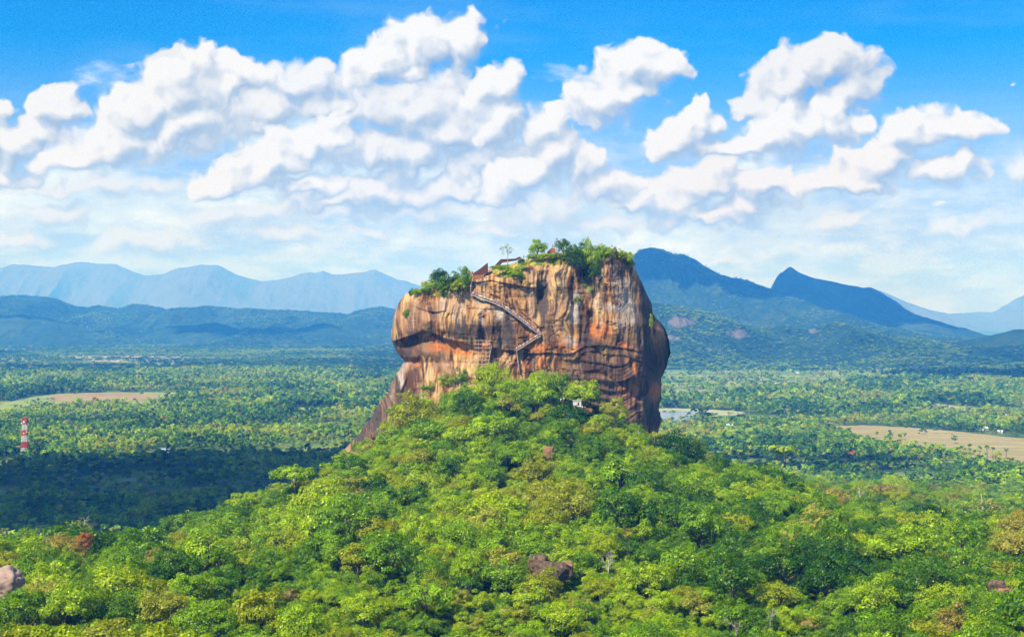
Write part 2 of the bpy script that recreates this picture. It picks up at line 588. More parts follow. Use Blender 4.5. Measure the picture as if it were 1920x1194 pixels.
SLIM2 = [(420,756),(480,760),(478,766),(425,763)]
SLIM3 = [(520,762),(640,766),(660,780),(560,778)]
SLIM4 = [(1240,742),(1330,738),(1400,744),(1330,750),(1240,752)]
OPEN = [BROWN, LAKE, REDF, GREENF, LEFTF, TANF, MEADOW, SLIM, SLIM2, SLIM3]

def at_px(x, y, z=0.0):
    y = np.maximum(y, 1.0)
    return CX + F * x / y, CY + F * (EYE - z) / y

gm, t = material('ground')
oc = t.node('ShaderNodeTexCoord').outputs['Object']
n1 = t.noise(oc, .012, 5, .6)
n2 = t.noise(oc, .0021, 5, .55)
n3 = t.noise(oc, .07, 3, .6)
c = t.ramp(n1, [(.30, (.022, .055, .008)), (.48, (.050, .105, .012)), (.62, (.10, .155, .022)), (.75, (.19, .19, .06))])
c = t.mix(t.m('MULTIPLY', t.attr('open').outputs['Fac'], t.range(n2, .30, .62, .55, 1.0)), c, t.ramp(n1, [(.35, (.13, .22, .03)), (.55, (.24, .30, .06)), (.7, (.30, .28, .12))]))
c = t.mix(t.range(n3, .35, .75, 0, .55), c, (.02, .04, .012))
finish(t, c, .95, n3, bstr=.6, bdist=4.0)

def build_ground():
    rad = np.concatenate([np.linspace(0.5, 250, 24), np.linspace(262, 1400, 190), np.geomspace(1412, 60000, 90)])
    fr = np.linspace(-R(32), R(32), 241)
    bk = np.linspace(R(32), 2 * math.pi - R(32), 62)[1:-1]
    ang = np.concatenate([fr, bk])
    A, RR = np.meshgrid(ang, rad)
    X, Y = RR * np.sin(A), RR * np.cos(A)
    Z = ground(X, Y)
    V = np.stack([X, Y, Z], -1).reshape(-1, 3)
    clump = np.where(Y < 5200, .85 + .8 * fbm(X / 160, Y / 160, oct=4, rough=.55, seed=43) + 1.1 * np.minimum(fbm(X / 420, Y / 130, oct=4, rough=.55, seed=44), .1),
                     .80 + .7 * fbm(X / 300, Y / 420, oct=4, rough=.6, seed=53) + 1.2 * np.minimum(fbm(X / 900, Y / 330, oct=4, rough=.55, seed=54), .1))
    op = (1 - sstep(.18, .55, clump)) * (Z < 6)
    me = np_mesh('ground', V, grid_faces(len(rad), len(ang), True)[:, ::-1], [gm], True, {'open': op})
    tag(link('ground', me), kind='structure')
build_ground()

def sheet(name, poly, mat, z, jit=.0, label=None):
    """a level sheet on the plain whose outline is seen at these photo pixels"""
    pts = []
    n = len(poly)
    for i in range(n):
        a, b = poly[i], poly[(i + 1) % n]
        for k in range(6):
            s = k / 6
            q = G(a[0] + (b[0] - a[0]) * s, a[1] + (b[1] - a[1]) * s, z)
            pts.append(q)
    bm = bmesh.new()
    vs = [bm.verts.new((p.x * 1.0 + jit * math.sin(i * 1.7), p.y + jit * math.cos(i * 2.3), z)) for i, p in enumerate(pts)]
    bm.faces.new(vs)
    bmesh.ops.triangulate(bm, faces=bm.faces)
    bmesh.ops.recalc_face_normals(bm, faces=bm.faces)
    for f in bm.faces:
        if f.normal.z < 0:
            f.normal_flip()
    me = bpy.data.meshes.new(name)
    bm.to_mesh(me)
    bm.free()
    me.materials.append(mat)
    return tag(link(name, me), kind='structure')

def field_mat(name, cols, sc=.02, stretch=(1, .25, 1)):
    m, t = material(name)
    oc = t.node('ShaderNodeTexCoord').outputs['Object']
    v = t.v('MULTIPLY', oc, stretch)
    n = t.noise(v, sc, 5, .6)
    c = t.ramp(n, [(.32, cols[0]), (.5, cols[1]), (.68, cols[2])])
    c = t.mix(t.range(t.noise(oc, .15, 2), .5, .8, 0, .4), c, tuple(x * .7 for x in cols[0]))
    finish(t, c, .95)
    return m
M_BROWN = field_mat('dry_field', [(.19, .165, .055), (.28, .235, .09), (.35, .29, .13)], .035, (.25, 1.6, 1))
M_RED = field_mat('red_soil', [(.24, .15, .055), (.29, .20, .08), (.26, .25, .08)])
M_GREEN = field_mat('green_field', [(.12, .18, .03), (.20, .26, .05), (.28, .28, .08)])
def farm_mat():
    m, t = material('farm_plots')
    oc = t.node('ShaderNodeTexCoord').outputs['Object']
    v = t.node('ShaderNodeTexVoronoi')
    v.voronoi_dimensions = '2D'
    t.l.new(t.v('MULTIPLY', t.v('ADD', oc, t.v('SCALE', t.node('ShaderNodeTexNoise').outputs['Color'], None)), (.007, .011, 1)), v.inputs['Vector'])
    v.inputs['Scale'].default_value = 1
    r = t.sep(v.outputs['Color'])[0]
    c = t.ramp(r, [(.05, (.10, .19, .03)), (.3, (.19, .26, .05)), (.5, (.30, .31, .10)), (.7, (.34, .27, .13)), (.85, (.16, .24, .05)), (.97, (.38, .34, .18))], 'CONSTANT')
    n = t.noise(t.v('MULTIPLY', oc, (.4, 1.8, 1)), .02, 5, .6)
    c = t.mix(t.range(n, .45, .65, 0, .7), c, (.15, .20, .06))
    c = t.mix(t.range(v.outputs['Distance'], .42, .62, 0, .6), c, (.06, .11, .02))
    finish(t, c, .95)
    return m
M_FARM = farm_mat()
_M_OLD = field_mat('farm_land', [(.13, .20, .04), (.23, .26, .07), (.32, .28, .12)], .012, (.35, 2.2, 1))
M_TAN = field_mat('pale_field', [(.26, .22, .11), (.34, .30, .17), (.20, .22, .08)])
M_SHORE = field_mat('lake_shore', [(.22, .23, .10), (.34, .34, .2), (.18, .24, .06)], .012, (.4, 1.5, 1))
def water_mat():
    m, t = material('water')
    oc = t.node('ShaderNodeTexCoord').outputs['Object']
    n = t.noise(t.v('MULTIPLY', oc, (.3, 1, 1)), .012, 5, .6)
    c = t.mix(t.range(n, .5, .62), (.27, .31, .34), (.30, .33, .20))
    r = t.noise(oc, .5, 3)
    finish(t, c, .22, r, spec=.5, bstr=.25, bdist=.15)
    return m
M_WATER = water_mat()
sheet('field', BROWN, M_BROWN, .5, 4)
sheet('field', GREENF, M_GREEN, .5, 6)
sheet('field', REDF, M_RED, .9, 4)
sheet('field', FARMS, M_FARM, .5, 10)
sheet('field', LEFTF, M_GREEN, .5, 5)
sheet('field', TANF, M_TAN, .5, 8)
sheet('field', MEADOW, M_GREEN, .5, 3)
sheet('field', SLIM, M_TAN, .5, 3)
sheet('field', SLIM2, M_TAN, .5, 3)
sheet('field', SLIM3, M_GREEN, .5, 3)
sheet('field', SLIM4, M_GREEN, .9, 3)
sheet('lake_shore', LAKE, M_SHORE, .4, 6)
sheet('water', [(1180,771),(1262,770),(1330,773),(1342,777),(1318,781),(1290,788),(1258,793),(1180,794)], M_WATER, .8, 4)

# ------------------------------------------------------------------ the great rock
D0 = 900.0
L_TAB = [(476,1098),(478,1040),(481,1012),(487,993),(494,975),(503,930),(511,905),(519,884),(529,842),(538,800),(549,765),(567,748),(597,739),(620,736),(637,735),(656,742),(667,750),(676,760),(682,756),(693,750),(722,731),(748,718),(781,698),(811,680),(830,660),(870,630),(900,600)]
R_TAB = [(476,1120),(478,1158),(484,1166),(492,1178),(503,1188),(520,1196),(542,1208),(571,1223),(588,1224),(597,1229),(606,1239),(619,1248),(641,1255),(663,1257),(689,1249),(711,1240),(752,1240),(785,1236),(801,1231),(850,1222),(900,1216)]
def tab(tb, v):
    a = np.array(tb, float)
    return np.interp(v, a[:, 0], a[:, 1])

def blob(px, py, lst):
    o = np.zeros_like(px)
    for (x, y, sx, sy, wt) in lst:
        o = np.maximum(o, wt * np.exp(-(((px - x) / sx) ** 2 + ((py - y) / sy) ** 2)))
    return o

def rock_front(px, py):
    """how far the face stands out (+) or back (-), in metres, at the place seen at photo pixel (px, py)"""
    wob = fbm(px / 40, py / 40, oct=3, seed=21) * 5
    o = np.zeros_like(px)
    # brow and the hollow under it
    brow = tab([(700,655),(737,640),(760,632),(794,620),(813,625),(840,636),(887,646),(933,655),(975,659),(990,664),(1023,663),(1070,664),(1097,652),(1124,649),(1157,651),(1188,656),(1215,668),(1260,690)], px) + wob * .35
    deep = tab([(700,0),(740,7),(765,13),(795,9),(830,3.6),(890,2.4),(930,2.4),(970,2.2),(1000,1.5),(1060,1.3),(1100,1.6),(1160,1.5),(1195,1.0),(1215,0),(1260,0)], px)
    hgt = tab([(700,40),(800,44),(890,60),(1000,500),(1260,500)], px)
    dn = py - brow
    o -= deep * sstep(-1.5, 2.2, dn) * (1 - .85 * sstep(.25, 1.0, dn / hgt))
    o += 2.6 * np.exp(-((dn + 16) / 17.0) ** 2) * sstep(0, 6, deep)
    # the wall under the right-hand brow: ledges and a second hollow
    l2 = tab([(990,690),(1060,684),(1097,661),(1121,660),(1132,666),(1171,667),(1199,678),(1230,700)], px) + wob * .4
    o -= .9 * sstep(-1, 2, py - l2) * sstep(1050, 1100, px) * (1 - sstep(0, 40, py - l2) * .6)
    l3 = tab([(990,720),(1080,700),(1120,692),(1150,708),(1230,725)], px) + wob
    o += 1.0 * np.exp(-((py - l3 + 8) / 9) ** 2) * sstep(1040, 1080, px)
    o -= .8 * sstep(0, 8, py - l3) * sstep(1040, 1090, px)
    # upper step
    st = tab([(860,540),(886,532),(920,526),(950,532),(985,538),(1008,541),(1022,538),(1034,520),(1044,500)], px) + wob * .25
    m = sstep(876, 890, px) * (1 - sstep(1022, 1034, px))
    o -= 1.7 * sstep(-1.2, 1.6, py - st) * m * (1 - .8 * sstep(10, 60, py - st))
    o += 1.3 * np.exp(-((py - st + 12) / 13) ** 2) * m
    s2 = tab([(760,566),(785,578),(800,583),(817,586),(850,582),(880,585),(905,600)], px) + wob * .3
    m = sstep(772, 786, px) * (1 - sstep(818, 850, px))
    o -= 1.6 * sstep(-1, 1, py - s2) * m * (1 - sstep(3, 24, py - s2))
    s3 = tab([(870,578),(915,580),(960,578),(1000,585)], px) + wob * .3
    o -= .7 * sstep(-1, 1, py - s3) * sstep(865, 880, px) * (1 - sstep(980, 1000, px))
    # rounded buttresses with gullies between them
    for (gx, top, bot, wd, dp, lean) in [(1024,505,600,9,3.6,-16),(1073,520,650,4,2.0,6),(1098,470,540,16,7.5,4),(1108,585,655,7,3.2,-4),(1092,590,650,6,1.6,0),
                                        (1128,495,560,7,2.6,-8),(1136,560,640,6,1.8,6),(1168,505,580,6,1.8,10),(845,585,640,6,1.5,2),(904,588,645,8,3.2,4),(870,560,640,9,1.2,0),
                                        (812,545,625,5,1.4,0),(785,560,620,5,1.2,-4),(940,600,690,5,1.6,0),(930,660,705,8,3.0,0),(1000,668,720,6,1.6,0),(1013,672,730,3,1.2,0),
                                        (1190,540,650,7,2.4,10),(1214,520,800,9,2.8,4),(1150,660,740,9,1.4,6),(1090,670,720,12,1.0,4),(1052,520,640,6,1.0,2),(985,560,650,7,1.0,-3),
                                        (779,676,745,6,6.5,-24),(716,745,830,6,2.6,-26),(742,690,760,4,1.6,-8),(826,690,740,5,2.0,-14),(850,665,720,4,1.6,-6),(700,770,840,4,1.6,-20),(800,690,720,4,1.6,-10),(962,545,600,6,.8,0)]:
        c = gx + lean * (py - top) / max(bot - top, 1) + wob * .5
        e = sstep(top - 8, top + 10, py) * (1 - sstep(bot - 10, bot + 10, py))
        o -= dp * np.exp(-((px - c) / wd) ** 2) * e
        o += dp * .35 * np.exp(-((px - c - wd * 2.2) / (wd * 1.4)) ** 2) * e
    # big soft bulges
    for (bx, by, sx, sy, h) in [(900,610,32,24,4.2),(850,600,24,24,2.8),(800,590,24,26,2.4),(1150,575,34,30,4.2),(1050,570,22,60,3.0),(1165,545,16,16,2.4),(1160,610,36,22,3.0),(1005,505,24,22,3.2),
                                (935,525,34,12,2.0),(1245,640,13,44,4.5),(1185,700,26,40,2.5),(1228,760,10,50,2.5),(748,720,14,40,6.0),(810,705,34,28,4.0),(1145,490,16,14,2.0),(1060,690,40,30,-2.5),(1150,760,34,30,-3.0)]:
        o += h * np.exp(-(((px - bx) / sx) ** 2 + ((py - by) / sy) ** 2))
    return o

def build_rock():
    nf, nb, nr = 620, 110, 520
    rows = np.concatenate([np.linspace(476, 500, 70), np.linspace(500.5, 560, 110), np.linspace(560.6, 860, nr - 180)])
    uf = np.sin(np.linspace(-1, 1, nf) * math.pi / 2 * .985) / math.sin(math.pi / 2 * .985)
    ub = uf[::-1][np.linspace(0, nf - 1, nb + 2).astype(int)][1:-1]
    u = np.concatenate([uf, ub])
    side = np.concatenate([-np.ones(nf), np.ones(nb)])
    U_, PY = np.meshgrid(u, rows)
    SD = np.broadcast_to(side, U_.shape)
    Lx, Rx = tab(L_TAB, PY), tab(R_TAB, PY)
    mid, half = (Lx + Rx) / 2, (Rx - Lx) / 2
    PX = mid + U_ * half
    prof = (1 - np.abs(U_) ** 2.7) ** (1 / 2.2)
    b = tab([(476,16),(482,24),(492,32),(510,38),(540,44),(600,49),(650,51),(700,54),(760,58),(900,66)], PY)
    yc = D0 + tab([(476,-14),(500,-6),(560,0),(900,0)], PY)
    Y = yc + SD * b * prof
    Y = Y + np.where(SD < 0, .17, 0) * np.clip(PX - 1196, 0, 150) * 2.2 * np.clip(prof, 0, 1) ** .3
    # where the spot is seen in the photograph (its real distance taken into account)
    ax = CX + (PX - CX) * D0 / Y
    ay = CY + (PY - CY) * D0 / Y
    X = (PX - CX) / F * D0
    Z = EYE - (PY - CY) / F * D0
    off = rock_front(ax, ay)
    fw = np.where(SD < 0, np.clip(prof, 0, 1) ** .8, 0)
    # weathering: vertical flutes, lumps and fine grain, all of real relief
    fl = fbm(ax / 9 + fbm(ax / 50, ay / 50, oct=2, seed=5) * 1.2, ay / 85, Y / 60, oct=4, rough=.55, seed=31)
    lump = fbm(X / 16, Y / 16, Z / 12, oct=5, rough=.52, seed=41)
    strata = fbm(X / 60, Y / 60, Z / 2.6 + fbm(X / 30, Y / 30, oct=2, seed=51) * 1.5, oct=3, seed=61)
    crag = 1 - np.abs(fbm(X / 9, Y / 9, Z / 14, oct=4, seed=71))
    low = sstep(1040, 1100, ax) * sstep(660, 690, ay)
    fine_ = fbm(X / 2.2, Y / 2.2, Z / 4.5, oct=3, rough=.6, seed=75)
    ck = np.abs(fbm(X / 13 + Z / 40, Y / 13, Z / 7, oct=4, rough=.55, seed=77))
    crack = sstep(.035, .0, ck) * sstep(.0, .35, fbm(X / 30, Y / 30, Z / 30, oct=2, seed=79) + .12)
    tex = fine_ * .30 - crack * .9 + fl * .95 * (1 - .6 * low) + lump * 1.15 + strata * (.28 + .5 * low) + (crag - .8) * .7
    Yn = Y - off * fw - tex * np.where(SD < 0, np.clip(prof, 0, 1), .8)
    edge = (1 - np.clip(prof, 0, 1)) * np.sign(U_)
    Xn = X + edge * (lump * (.5 + 2.6 * sstep(690, 720, PY)) + fl * .35)
    Zn = Z + (fbm(X / 9, Y / 9, oct=3, seed=81) * 1.2) * (1 - sstep(476, 500, PY)) + lump * .25
    V = np.stack([Xn, Yn, Zn], -1).reshape(-1, 3)
    nc = nf + nb
    Fq = grid_faces(len(rows), nc, True)
    # cap
    V = np.vstack([V, [[V[:nc, 0].mean(), V[:nc, 1].mean(), V[:nc, 2].mean() + .8]]])
    capf = np.stack([np.full(nc, len(V) - 1), (np.arange(nc) + 1) % nc, np.arange(nc), np.arange(nc)], -1)
    # ---- mineral stains; black also holds painted shade (right face, hollows) and darkened cracks
    px, py = CX + F * Xn / Yn, CY - F * (Zn - EYE) / Yn
    warp = fbm(px / 30, py / 60, oct=3, seed=91)
    streak = fbm(px / 5.5 + warp * 1.5, py / 75, oct=4, rough=.6, seed=101)
    broad = fbm(px / 17 + warp, py / 110, oct=3, rough=.5, seed=111)
    fine = fbm(px / 2.2, py / 26, oct=3, rough=.6, seed=121)
    patch = fbm(px / 22, py / 22, oct=5, rough=.6, seed=131)
    wb = blob(px, py, [(800,655,44,16,1),(760,655,24,20,.9),(850,622,18,16,.8),(895,622,34,22,.95),(950,635,40,34,.7),(1098,622,12,44,1.1),(1110,640,14,34,1),(1150,640,40,14,.6),(1020,568,12,44,.65),
                       (1016,535,10,14,.8),(1100,505,22,26,.9),(1160,520,20,36,.55),(1212,640,14,120,.95),(1232,680,20,60,.8),(925,675,12,34,1),(1060,560,10,40,.35),(1225,770,16,34,1.1),(1206,600,12,90,.85),(1248,660,12,40,.8),(1130,560,7,26,.6),(1180,640,14,30,.45),(1085,520,10,30,.5),(905,532,20,6,.6),
                       (1000,680,14,30,.6),(1145,690,22,14,.6),(770,715,9,36,.7),(745,745,16,36,.6),(1140,740,60,40,.35),(690,790,46,50,.75),(728,740,20,40,.5),(1060,700,60,24,.3)])
    black = sstep(.19, .66, wb * .95 + streak * .62 + broad * .34 - .06 + .16 * fine)  # dark stain streaks together with shade painted on the turned-away side
    wo_ = blob(px, py, [(835,650,48,13,1),(870,660,28,12,1),(812,636,20,10,.85),(905,655,20,20,.9),(940,660,24,16,.6),(1010,652,28,11,.85),(1062,650,30,12,.7),(1125,618,30,24,1),(1165,645,30,10,.6),(1228,738,13,24,1.2),
                        (1186,735,24,30,.65),(1196,690,22,26,.55),(985,690,22,22,.6),(1015,680,10,34,.8),(1140,530,14,30,.6),(1110,700,60,20,.3),(960,610,40,26,.35),(790,690,20,18,.4),(1225,790,12,20,.7),(880,640,8,30,.5)])
    orange = sstep(.25, .85, wo_ * 1.05 + streak * .25 + patch * .30)
    wp = blob(px, py, [(1079,585,10,44,1.05),(1072,640,12,14,.7),(1160,548,20,18,.8),(1160,580,44,16,.75),(1185,600,26,26,.7),(1150,605,34,20,.55),(1150,512,10,22,.7),(945,592,16,14,.9),(935,580,20,8,.6),(903,598,7,22,.7),
                       (853,595,16,16,.45),(752,700,9,44,.75),(736,740,12,30,.6),(1098,525,14,18,.55),(900,566,26,6,.4),(1084,500,8,16,.6),(1175,520,12,26,.5),(870,575,40,12,.25),(960,690,16,16,.35),(980,550,60,20,.18),(1130,600,26,30,.5),(1175,560,20,50,.7),(1155,530,24,14,.6),(1115,555,8,30,.5),(1145,640,30,8,.3)])
    pale = sstep(.22, .8, wp * 1.1 + streak * .34 + patch * .32 + fine * .1 - .06) * (1 - .6 * black)
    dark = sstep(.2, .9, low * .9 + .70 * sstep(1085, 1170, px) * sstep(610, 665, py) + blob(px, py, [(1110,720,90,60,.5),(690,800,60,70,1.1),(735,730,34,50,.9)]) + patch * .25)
    black = black * (1 - .85 * blob(px, py, [(1228,736,15,24,1),(1128,618,28,20,.9),(838,652,46,12,1),(905,660,16,14,.7),(1012,652,24,8,.8)]))
    black = np.maximum(black, .85 * crack)
    green = sstep(.5, .8, blob(px, py, [(790,543,30,9,.8),(1014,483,44,7,1),(960,505,36,9,.9),(763,585,9,10,.7),(1100,530,8,20,.6),(1082,562,10,7,.8),(1221,606,6,22,.9),(1108,545,8,8,.7),(1155,480,22,6,.7),(1176,500,9,14,.6)]) + patch * .35)
    tone = np.clip(.5 + .60 * broad + .48 * streak + .28 * fine, 0, 1)
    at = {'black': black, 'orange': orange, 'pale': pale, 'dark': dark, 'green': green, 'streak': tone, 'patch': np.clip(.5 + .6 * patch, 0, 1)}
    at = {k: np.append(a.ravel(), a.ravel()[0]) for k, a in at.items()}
    m, t = material('gneiss_rock')
    A = {k: t.attr(k).outputs['Fac'] for k in at}
    oc = t.node('ShaderNodeTexCoord').outputs['Object']
    g1 = t.noise(oc, .55, 5, .65)
    g2 = t.noise(t.v('MULTIPLY', oc, (1, 1, .12)), .9, 4, .6)
    c = t.ramp(A['streak'], [(.10, (.075, .030, .012)), (.34, (.22, .108, .032)), (.6, (.41, .225, .068)), (.88, (.58, .385, .165))])
    c = t.mix(t.range(A['patch'], .3, .8, 0, .55), c, (.36, .20, .10))
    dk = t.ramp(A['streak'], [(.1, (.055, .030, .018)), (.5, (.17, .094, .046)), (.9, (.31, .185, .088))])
    g3 = t.noise(t.v('MULTIPLY', oc, (1, 1, .10)), .13, 4, .6)
    c = t.mix(t.range(g3, .50, .66, 0, .5), c, t.ramp(A['streak'], [(.2, (.085, .066, .050)), (.55, (.235, .185, .140)), (.9, (.40, .33, .26))]))
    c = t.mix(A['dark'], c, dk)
    org = t.ramp(g2, [(.3, (.42, .11, .02)), (.7, (.66, .25, .055))])
    c = t.mix(t.m('MULTIPLY', A['orange'], .88), c, org)
    pl = t.ramp(g1, [(.3, (.30, .25, .20)), (.7, (.60, .55, .48))])
    c = t.mix(t.m('MULTIPLY', A['pale'], .85), c, pl)
    bk = t.ramp(g1, [(.3, (.018, .015, .017)), (.75, (.075, .058, .05))])
    c = t.mix(t.m('MULTIPLY', A['black'], .92), c, bk)
    gr = t.ramp(g1, [(.3, (.07, .12, .015)), (.7, (.24, .24, .045))])
    c = t.mix(A['green'], c, gr)
    c = t.mix(t.range(g1, .3, .75, .0, .35), c, t.mix(1.0, c, (.55, .5, .48), 'MULTIPLY'))
    finish(t, c, .85, t.m('ADD', g1, g2), spec=.25, bstr=.55, bdist=1.0)
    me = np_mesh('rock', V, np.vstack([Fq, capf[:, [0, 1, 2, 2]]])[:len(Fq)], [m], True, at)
    # close the top with a fan of triangles
    bm = bmesh.new()
    bm.from_mesh(me)
    bm.verts.ensure_lookup_table()
    for i in range(nc):
        f = bm.faces.new((bm.verts[len(V) - 1], bm.verts[(i + 1) % nc], bm.verts[i]))
        f.smooth = True
    bmesh.ops.recalc_face_normals(bm, faces=bm.faces)
    bm.to_mesh(me)
    bm.free()
    o = link('giant_rock', me)
    tag(o, 'huge flat-topped brown rock with dark and orange streaks rising from the forested hill', 'rock')
    return o, me
ROCK, ROCK_ME = build_rock()
_bm = bmesh.new()
_bm.from_mesh(ROCK_ME)
BVH = BVHTree.FromBMesh(_bm)
_bm.free()
def on_rock(px, py, out=0.0, deflt=860.0):
    """the point of the rock face seen at photo pixel (px, py), moved OUT metres off the stone towards the viewer"""
    d = P(px, py, 1.0) - Vector((0, 0, EYE))
    hit = BVH.ray_cast(Vector((0, 0, EYE)), d.normalized(), 3000)
    y = hit[0].y if hit[0] is not None else deflt
    return P(px, py, y - out)

# ------------------------------------------------------------------ foliage
TONES = [(0.00, (.008, .050, .003)), (0.16, (.024, .105, .003)), (0.32, (.075, .200, .001)), (0.48, (.205, .370, .001)), (0.60, (.360, .505, .001)),
         (0.70, (.270, .300, .008)), (0.79, (.370, .400, .055)), (0.86, (.320, .240, .040)), (0.92, (.290, .240, .130)), (1.0, (.42, .115, .020))]
def leaf_material():
    m, t = material('leaves')
    tone = t.attr('tone', 'INSTANCER').outputs['Fac']
    lf = t.attr('leaf').outputs['Fac']
    c = t.ramp(t.m('ADD', tone, t.m('MULTIPLY', t.m('SUBTRACT', lf, .5), .10)), TONES)
    hsv = t.node('ShaderNodeHueSaturation')
    t.put(hsv.inputs['Value'], t.m('MULTIPLY_ADD', lf, .75, .62))
    hsv.inputs['Saturation'].default_value = 1.05
    t.l.new(c, hsv.inputs['Color'])
    d = t.node('ShaderNodeBsdfDiffuse')
    tr = t.node('ShaderNodeBsdfTranslucent')
    t.l.new(hsv.outputs[0], d.inputs[0])
    t.l.new(hsv.outputs[0], tr.inputs[0])
    mx = t.node('ShaderNodeMixShader')
    mx.inputs[0].default_value = .36
    t.l.new(d.outputs[0], mx.inputs[1])
    t.l.new(tr.outputs[0], mx.inputs[2])
    gl = t.node('ShaderNodeBsdfGlossy')
    gl.inputs['Roughness'].default_value = .42
    gl.inputs['Color'].default_value = (.9, .95, .45, 1)
    m2 = t.node('ShaderNodeMixShader')
    m2.inputs[0].default_value = .03
    t.l.new(mx.outputs[0], m2.inputs[1])
    t.l.new(gl.outputs[0], m2.inputs[2])
    o = t.node('ShaderNodeOutputMaterial')
    t.l.new(m2.outputs[0], o.inputs[0])
    return m
LEAF = leaf_material()
BARK = plain_mat('bark', (.16, .12, .085), .95, .4, 3)
PALEBARK = plain_mat('pale_bark', (.40, .36, .30), .95, .3, 3)

def leaf_cards(C, N, size, rng, leafv, asp=.62):
    """little bent leaf sprays at C facing roughly along N"""
    n = len(C)
    N = N / np.linalg.norm(N, axis=1, keepdims=True)
    a = rng.normal(size=(n, 3))
    T1 = np.cross(N, a)
    T1 /= np.linalg.norm(T1, axis=1, keepdims=True) + 1e-9
    T2 = np.cross(N, T1)
    sz = size * rng.uniform(.6, 1.35, (n, 1))
    u, v = T1 * sz, T2 * sz * asp
    dip = N * sz * .28
    V = np.stack([C - u, C - v + dip * .4, C + u - dip, C + v + dip * .4], 1).reshape(-1, 3)
    Fq = np.arange(4 * n).reshape(-1, 4)
    return V, Fq, np.repeat(leafv, 4)

def crown_mesh(name, seed, nclump, nleaf, size, flat=.62, spread=1.0, irregular=.25, z0=1.10):
    rng = np.random.default_rng(seed)
    Cs, Ns, Lv = [], [], []
    k = 0
    lob = rng.uniform(-1, 1, (3, 3))
    while k < nclump:
        d = rng.normal(size=3)
        d /= np.linalg.norm(d)
        if d[2] < -.62:
            continue
        r = rng.uniform(.55, .86) * (1 + irregular * float(np.sum(np.sin(lob @ d * 3))) / 3)
        if rng.random() < .18:
            r *= .6
        c = d * r * np.array([spread, spread, flat]) + rng.normal(size=3) * .04
        cr = rng.uniform(.15, .33) * (1 - .25 * (d[2] > .7))
        m = int(nleaf * (cr / .28) ** 2 * rng.uniform(.7, 1.2))
        q = rng.normal(size=(m, 3))
        q /= np.linalg.norm(q, axis=1, keepdims=True)
        q[:, 2] = np.where(q[:, 2] < -.3, -q[:, 2], q[:, 2])
        rad = cr * rng.uniform(.55, 1.05, (m, 1)) ** .6
        Cs.append(c + q * rad * np.array([1, 1, .8]))
        Ns.append(q + d * .35 + rng.normal(size=(m, 3)) * .45 + np.array([0, 0, .35]))
        cl = rng.normal() * .20
        Lv.append(np.clip(.5 + cl + rng.normal(size=m) * .10, 0, 1))
        k += 1
    C, Nn, Lf = np.vstack(Cs), np.vstack(Ns), np.concatenate(Lv)
    C[:, 2] += z0
    V, Fq, lv = leaf_cards(C, Nn, size, rng, Lf)
    return np_mesh(name, V, Fq, [LEAF], True, {'leaf': lv})

def trunk_mesh(name, seed, mat, h=1.2, r=.055, limbs=5):
    rng = random.Random(seed)
    mb = MB()
    bend = [(0, 0, -.25)]
    x = y = 0
    for i in range(1, 6):
        x += rng.uniform(-.05, .05)
        y += rng.uniform(-.05, .05)
        bend.append((x, y, h * i / 5))
    mb.tube(bend, [r * (1.25 - .75 * i / 5) for i in range(6)], 6)
    for k in range(limbs):
        a = 2 * math.pi * k / limbs + rng.uniform(-.4, .4)
        b = bend[rng.choice([2, 3, 4])]
        e = (b[0] + math.cos(a) * rng.uniform(.35, .6), b[1] + math.sin(a) * rng.uniform(.35, .6), b[2] + rng.uniform(.3, .7))
        mid = ((b[0] + e[0]) / 2 + rng.uniform(-.05, .05), (b[1] + e[1]) / 2, (b[2] + e[2]) / 2 + .06)
        mb.tube([b, mid, e], [r * .5, r * .36, r * .15], 5)
    return mb.mesh(name, mat, True)

def bare_mesh(name, seed, mat, h=1.7, twig=True):
    """leafless limbs and twigs"""
    rng = random.Random(seed)
    mb = MB()
    def grow(p, d, ln, rad, dep):
        q = p + d * ln
        mid = (p + q) / 2 + Vector((rng.uniform(-1, 1), rng.uniform(-1, 1), rng.uniform(-.3, .6))) * ln * .10
        mb.tube([p, mid, q], [rad, rad * .8, rad * .55], 4 if dep > 1 else 5)
        if dep < 4:
            for k in range(3 if dep < 3 else 2):
                a = d.orthogonal().normalized()
                a.rotate(Matrix.Rotation(rng.uniform(0, 6.28), 3, d))
                grow(q if k else mid, (d * rng.uniform(.6, 1.0) + a * rng.uniform(.5, .95) + Vector((0, 0, .18))).normalized(), ln * rng.uniform(.58, .78), rad * .55, dep + 1)
    grow(Vector((0, 0, -.2)), Vector((rng.uniform(-.1, .1), rng.uniform(-.1, .1), 1)).normalized(), h * .36, .06, 0)
    return mb.mesh(name, mat, True)

def palm_crown(name, seed, n=17):
    rng = np.random.default_rng(seed)
    V, Fq, L = [], [], []
    for k in range(n):
        a = 2 * math.pi * k / n + rng.uniform(-.2, .2)
        el = rng.uniform(-.25, 1.1)
        p = np.array([0, 0, 2.0])
        ln = rng.uniform(.5, .66)
        dirh = np.array([math.cos(a), math.sin(a), 0])
        sd = np.array([-math.sin(a), math.cos(a), 0])
        b = len(V)
        m = 7
        lv = np.clip(.55 + rng.normal() * .2, 0, 1)
        for i in range(m):
            w_ = .095 * math.sin(math.pi * (i + .6) / (m + .3)) + .012
            e = el - i * .27
            V += [p + sd * w_ - np.array([0, 0, w_ * .55]), p, p - sd * w_ - np.array([0, 0, w_ * .55])]
            L += [lv * .8, lv, lv * .8]
            p = p + (dirh * math.cos(e) + np.array([0, 0, math.sin(e)])) * ln / (m - 1)
            if i:
                o = b + 3 * i
                Fq += [[o - 3, o - 2, o + 1, o], [o - 2, o - 1, o + 2, o + 1]]
    return np_mesh(name, V, Fq, [LEAF], True, {'leaf': L})

